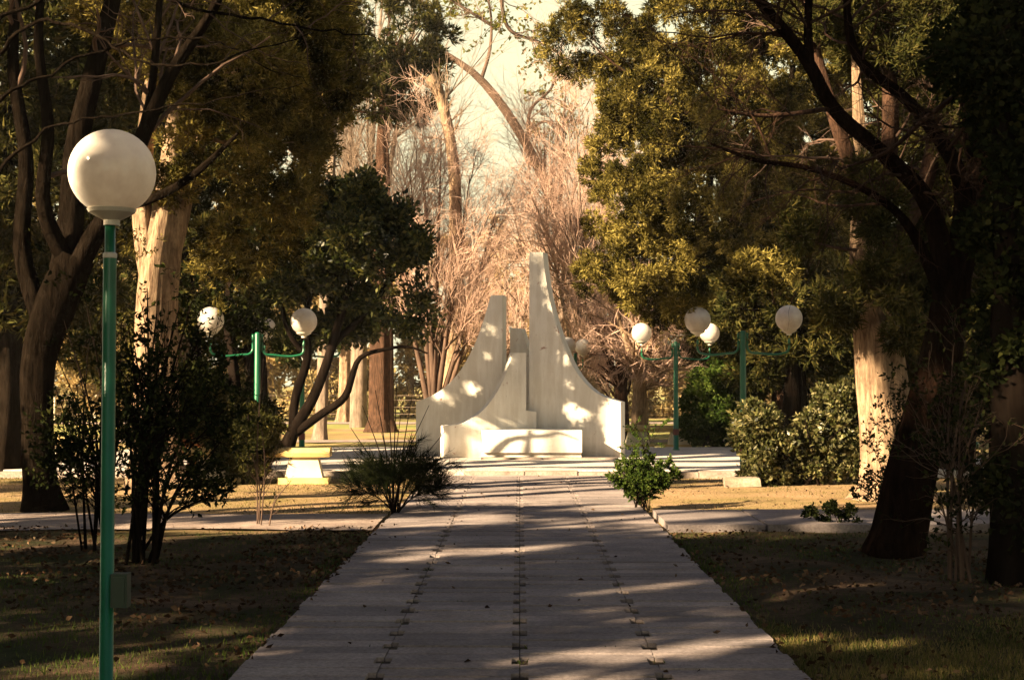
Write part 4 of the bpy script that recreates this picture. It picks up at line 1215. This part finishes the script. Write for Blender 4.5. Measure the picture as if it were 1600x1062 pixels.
# pollarded pale stump limb left of the sky gap
d = 45
b = at(700, 660, d); b.z = 0
tp = [([b + Vector((0, 0, -.05)), at(712, 400, d), at(705, 230, d), at(695, 180, d), at(684, 140, d), at(672, 120, d)], [.3, .22, .18, .17, .17, .19])]
bare('pollarded tree whose pale stump top shows left of the sky', b, tp, [dict(n=16, t0=.8, t1=1, ang=(.4, 1.5), absL=(.8, 2.0), rr=.3, rmax=.03, rmin=.014, wander=.12, up=.1, k=7),
      dict(n=8, t0=.1, ang=(.3, .8), lr=(.3, .6), rr=.5, rmax=.014, rmin=.009, wander=.14, up=.04, k=5)], M['bark_pale'], M['twig_grey'], 'bare trees behind the monument')

# distant woodland
far_specs = [(-80, 62), (60, 66), (190, 58), (300, 70), (420, 64), (520, 74), (640, 70), (730, 82), (820, 76), (900, 84), (1000, 70), (1090, 74), (1180, 62), (1290, 70), (1400, 60), (1510, 66), (1640, 60)]
protos = []
fl = ['yellowish', 'brown', 'thin', 'dull green', 'bushy']
for i in range(3):
    b = Vector((0, 0, 0))
    hgt = (7.5, 9, 6.5)[i]
    tp = [([Vector((0,0,-.1)), Vector((.1,0,1.5)), Vector((-.2,0,hgt*.6)), Vector((0,0,hgt))], [.3, .22, .14, .03])]
    pads = [(Vector((random.uniform(-2, 2), random.uniform(-1.6, 1.6), z_)), (1.5, 1.4, 1.1)) for z_ in np.linspace(1.6, hgt, 8)]
    root = conifer('far tree', b, tp, pads, M['bark_grey'], M['olive_far'], sub=120, tufts=3600, per=5, ll=.26, lw=.10, limbs=40, group='distant trees at the end of the park', name='far_tree', subr=(.3, .6))
    protos.append(root)
where = ['seen at the far left edge', 'left of the forked trunk', 'behind the nearest lamp pole', 'behind the left conifer', 'behind the clipped shrub', 'behind the bench', 'behind the broom bush', 'left of the fins', 'behind the monument', 'behind the tallest fin', 'behind the pale twiggy trunk', 'right of the plaza lamp', 'behind the green bush', 'behind the broad leaved bush', 'behind the flared trunk', 'behind the leaning trunk', 'at the far right edge']
for i, (px, dd) in enumerate(far_specs):
    src = protos[i % 3]
    lab = 'distant hazy tree ' + where[i]
    loc = (gx(px, dd), dd, 0)
    if i < 3:
        src.location = loc; src.rotation_euler = (0, 0, i); src['label'] = lab
    else:
        copy_thing(src, loc, i * 1.3, lab, .85 + .3 * ((i * 37) % 10) / 10)

# far thicket of undergrowth along the end of the park
n = 26000
px_ = rng.uniform(-45, 45, n); py_ = rng.uniform(66, 72, n); pz_ = rng.uniform(0, 1, n) ** 1.2 * (1.6 + .8 * np.sin(px_ * .6) + .5 * np.sin(px_ * 1.7))
P = np.stack([px_, py_, np.abs(pz_)], 1)
v, f = leaf_mesh(P, rng.normal(size=P.shape) + np.array([0, 0, .8]), .32, .13)
tag(mesh_obj('undergrowth', v, [f], M['olive_far']), 'tangled pale undergrowth along the far end of the park', 'undergrowth', kind='stuff')

# wire fence with pale posts
bf = Vector((0, 61, 0))
root = empty('wire_fence', bf, 'low wire fence with pale posts beyond the far lawn', 'fence')
for i in range(26):
    bm = bmesh.new(); add_box(bm, -.07, .07, -.07, .07, -.05, 1.15)
    o = bm_obj('post', bm, M['bench_pale'], root, bevel=.01); o.location = (-22 + i * 1.8, 0, 0)
bm = bmesh.new()
for z_ in (.3, .6, .9, 1.1): add_box(bm, -22, 23, -.085, -.072, z_, z_ + .02)
bm_obj('wire', bm, M['bark_grey'], root)

# --- unseen trees inferred from the foreground shade, others added to darken the edges
def shade_tree(label, x, y, pads, sub=200, tufts=6000, hgt=6, ll=.16, lw=.08):
    b = Vector((x, y, 0))
    tp = [([b, b + Vector((.1, 0, 1.5)), b + Vector((-.1, .1, hgt * .6)), b + Vector((0, 0, hgt))], [.2, .13, .1, .03])]
    return conifer(label, b, tp, [(Vector(c), r) for c, r in pads], M['bark_dark'], M['dark_cypress'], sub=sub, tufts=tufts, per=6, ll=ll, lw=lw, limbs=30, group='trees along the left side of the path', name='tree')
ST = [  # upper crowns are shaped along sun rays to darken the edges
 ('dark tree beside the path near the camera on the left', -8.2, 4.2, 21000, [(-8.2,4.2,3.2,2.0,1.9,1.4),(-7.2,2.6,4.4,1.7,1.7,1.4),(-9.2,5.8,4.8,1.7,1.8,1.5),(-8,4.6,6.4,2,2,1.5),(-7.6,3.6,8.2,2.2,2.2,1.5),(-8.5,5.8,9.4,2,2,1.4),(-6.6,5.4,5.2,1.6,1.8,1.2),(-8,3.2,5.6,2,2,1.4),(-6.8,3.4,10.8,2,2,1.3),(-7.6,4.8,12.2,2,2,1.2),(-5.6,4.2,8.8,1.6,1.6,1.2),(-5.4,4.6,10.6,1.6,1.6,1.2)]),
 ('dark tree left of the path, second from the camera', -9.3, 8.3, 12000, [(-9.3,8.2,3.0,2.1,2,1.4),(-8.6,6.8,4.6,1.8,1.8,1.5),(-10,9.6,4.8,1.9,1.9,1.5),(-9.5,8,6.6,2,2,1.5),(-8.8,8.4,8.6,2.2,2.2,1.5),(-9,8.6,10.8,2.2,2.2,1.5),(-9,8,12.6,1.8,1.8,1.2)]),
 ('dark tree left of the path, third from the camera', -11.5, 12.2, 8000, [(-11.5,12,3.2,1.9,1.9,1.3),(-11,11,5,1.9,1.9,1.4),(-12,13.3,5.4,1.7,1.5,1.3),(-11.5,12,7.4,2,1.7,1.4),(-11.3,11.6,9.6,2,1.7,1.4),(-11.5,11.8,11.6,1.8,1.6,1.2),(-9,13.2,9.6,1.8,1.5,1.1),(-8,14,10.6,1.6,1.5,1.1),(-8.6,13,15,2.4,1.8,1.4),(-11,12.4,14.4,2,1.8,1.4)]),
 ('dark tree behind the camera on the left', -6.5, .2, 7000, [(-6.5,.2,3.0,1.8,1.8,1.4),(-5.4,-1.2,4.4,1.7,1.7,1.5),(-7.2,1.4,5,1.7,1.7,1.4),(-6,-.4,6.6,2.2,2.2,1.5),(-5,1,8.6,2.2,2.2,1.4)]),
 ('unseen tree added left of the path to shade the forked tree, fourth from the camera', -10.9, 14.6, 11000, [(-10.9,14.5,3.2,1.6,1.3,1.4),(-10.8,14.8,5.4,1.6,1.3,1.4),(-7.4,15.4,9.3,1.6,.9,.8),(-9.6,15.4,5.8,1.3,.8,1.0),(-9.5,15.4,7.6,1.3,.8,1.0),(-9.8,15.0,9.4,1.3,.9,1.0),(-11,14.8,7.6,1.7,1.3,1.4),(-10.8,14.6,9.6,1.6,1.3,1.2),(-10.6,14.8,11.6,1.9,1.3,1.2)]),
 ('unseen tree farther left of the lawn, high crown shaped to darken the upper edges', -14.5, 16.5, 8000, [(-14.5,16.5,4.8,1.6,1.8,1.6),(-13.6,17.4,10.6,2.6,2.2,1.2),(-12.2,18.6,11,1.8,1.8,1.1),(-12.5,17.6,17.4,2.2,1.8,1.3),(-9.5,18.4,17.8,2.2,1.8,1.2),(-15,16.4,17.4,2,1.8,1.3)]),
 ('unseen tree added right of the path beside the camera to block sky light', 6.8, 5.0, 6000, [(6.8,5,3.6,1.8,2.2,1.4),(6,3.5,5.2,2.2,2.2,1.4),(6.4,6.4,6.4,2,2,1.4)]),
 ('unseen tree added behind the camera on the right to block sky light', 4.5, -2.0, 5000, [(4.5,-2,4.2,2.2,2.2,1.6),(3,-1,5.8,2.2,2.2,1.4),(5.4,0,6.2,2,2,1.4)]),
 ('unseen tree added far right of the path to block sky light', 9.0, 11.5, 5000, [(9,11.5,3.2,1.9,2.2,1.6),(8.6,10,5.2,2,2,1.6),(9.2,13,6,2,2,1.5)])]
for lab, x_, y_, nt_, pd in ST:
    shade_tree(lab, x_, y_, [((a, b_, c), (e, f_, g_)) for a, b_, c, e, f_, g_ in pd], sub=int(nt_ / 30), tufts=nt_, hgt=pd[-1][2])

# --- grass and leaf litter
def blades(name, label, n, xr, yr, mat, h, dens, wd=.006, lean=.35):
    x_ = rng.uniform(*xr, n); y_ = rng.uniform(*yr, n)
    k = dens(x_, y_)
    x_, y_ = x_[k], y_[k]
    z_ = .018 * fnoise(x_, y_, 1.0) - .01
    P = np.stack([x_, y_, z_], 1)
    D = rng.normal(size=P.shape) * lean; D[:, 2] = 1
    hh = h * (.6 + .5 * (fnoise(x_, y_, .9) + 1) / 2)
    D = nrm(D)
    side = nrm(np.cross(D, rng.normal(size=D.shape)))
    L = (hh * rng.uniform(.5, 1.3, len(P)))[:, None]
    V = np.stack([P - side * wd, P + side * wd, P + D * L], 1).reshape(-1, 3)
    o = mesh_obj(name, V, [np.arange(len(V)).reshape(-1, 3)], mat)
    return tag(o, label, 'grass', kind='stuff')
def off_path(x_, y_):
    k = (np.abs(x_) > 1.52 + .05 * rng.normal(size=len(x_)))
    k &= ~((x_ < -1.5) & (y_ > 15.5) & (y_ < 17.1))
    k &= ~((x_ > 1.5) & (y_ > 15.3) & (y_ < 17.25))
    return k & (y_ < 24.2)
def in_view(x_, y_):
    return np.abs(x_) < y_ * .40 + .6
blades('grass', 'short sunlit yellowing grass between the cross path and the plaza', 70000, (-10, 10), (17.2, 24.2), M['grass'], .045,
       lambda x_, y_: off_path(x_, y_) & in_view(x_, y_) & ((fnoise(x_, y_, .7) + rng.normal(size=len(x_)) * .35 > -.1) & ((x_ < 0) | (rng.uniform(size=len(x_)) < .35))))
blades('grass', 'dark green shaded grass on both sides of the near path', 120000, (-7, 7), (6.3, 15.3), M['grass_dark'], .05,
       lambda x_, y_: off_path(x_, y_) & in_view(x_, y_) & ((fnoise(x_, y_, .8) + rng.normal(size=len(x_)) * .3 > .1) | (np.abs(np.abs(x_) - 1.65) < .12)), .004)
blades('grass', 'dry grass patch at the lower right corner of the picture', 60000, (1.55, 5), (6.3, 10), M['grass'], .05,
       lambda x_, y_: off_path(x_, y_) & in_view(x_, y_) & (y_ < 9.3 + .5 * np.sin(x_ * 2) + rng.normal(size=len(x_)) * .3), .0035)
# weeds in the path joints
n = 2600
jy = PATH_Y0 + row * rng.integers(0, 52, n) + rng.normal(size=n) * .006
jx = rng.uniform(-PW, PW, n)
kk = (fnoise(jx, jy, 2.1) + rng.normal(size=n) * .2 > .35)
P = np.stack([jx[kk], jy[kk], np.full(kk.sum(), .012)], 1)
P2 = np.stack([rng.choice([-.775, 0, .775], 1500) + rng.normal(size=1500) * .022, PATH_Y0 + row * rng.integers(0, 52, 1500) + rng.normal(size=1500) * .045, np.full(1500, .01)], 1)
P2 = P2[fnoise(P2[:, 0] * 3, P2[:, 1], 1.1) + rng.normal(size=1500) * .15 > .45]
P = np.concatenate([P, P2])
D = rng.normal(size=P.shape) * .6; D[:, 2] = 1
v, f = leaf_mesh(P, D, .03, .010)
tag(mesh_obj('weeds', v, [f], M['grass_dark']), 'small weeds growing in the joints of the paved path', 'weeds', kind='stuff')
def litter(label, n, xr, yr, dens, size=.05, z=.02):
    x_ = rng.uniform(*xr, n); y_ = rng.uniform(*yr, n); k = dens(x_, y_); x_, y_ = x_[k], y_[k]
    zz = np.where(np.abs(x_) < PW, .042, z + .018 * fnoise(x_, y_, 1.0))
    P = np.stack([x_, y_, zz], 1)
    D = rng.normal(size=P.shape); D[:, 2] = rng.uniform(-.1, .45, len(P))
    v, f = leaf_mesh(P, D, size, size * .6)
    v[:, 2] = np.maximum(v[:, 2], .038 * (np.abs(v[:, 0]) < PW) + .0)
    tag(mesh_obj('leaf_litter', v, [f], M['litter']), label, 'fallen leaves', kind='stuff')
litter('brown fallen leaves scattered over the shaded ground beside the path', 20000, (-6, 6), (6.3, 15.6), lambda x_, y_: (np.abs(x_) > 1.5) & in_view(x_, y_) & ((fnoise(x_, y_, .6) + rng.normal(size=len(x_)) * .4 > .25) | ((x_ > -2.6) & (x_ < -1.5) & (y_ > 11))))
litter('fallen leaves strewn over the paved path and sunlit ground', 1300, (-6, 7), (6.5, 24), lambda x_, y_: (np.abs(x_) > PW) | (rng.uniform(size=len(x_)) < .35), .045)

# thin warm air between the trees
bm = bmesh.new()
add_box(bm, -120, 120, -40, 180, -1.5, 26)
m, nt, out = new_mat('hazy_air')
pv = nt.nodes.new('ShaderNodeVolumePrincipled')
pv.inputs['Color'].default_value = (1.0, .93, .85, 1)
pv.inputs['Density'].default_value = .0003
nt.links.new(pv.outputs[0], out.inputs['Volume'])
hz_o = bm_obj('haze', bm, m)
tag(hz_o, 'thin warm haze filling the air of the park', 'haze', kind='stuff')
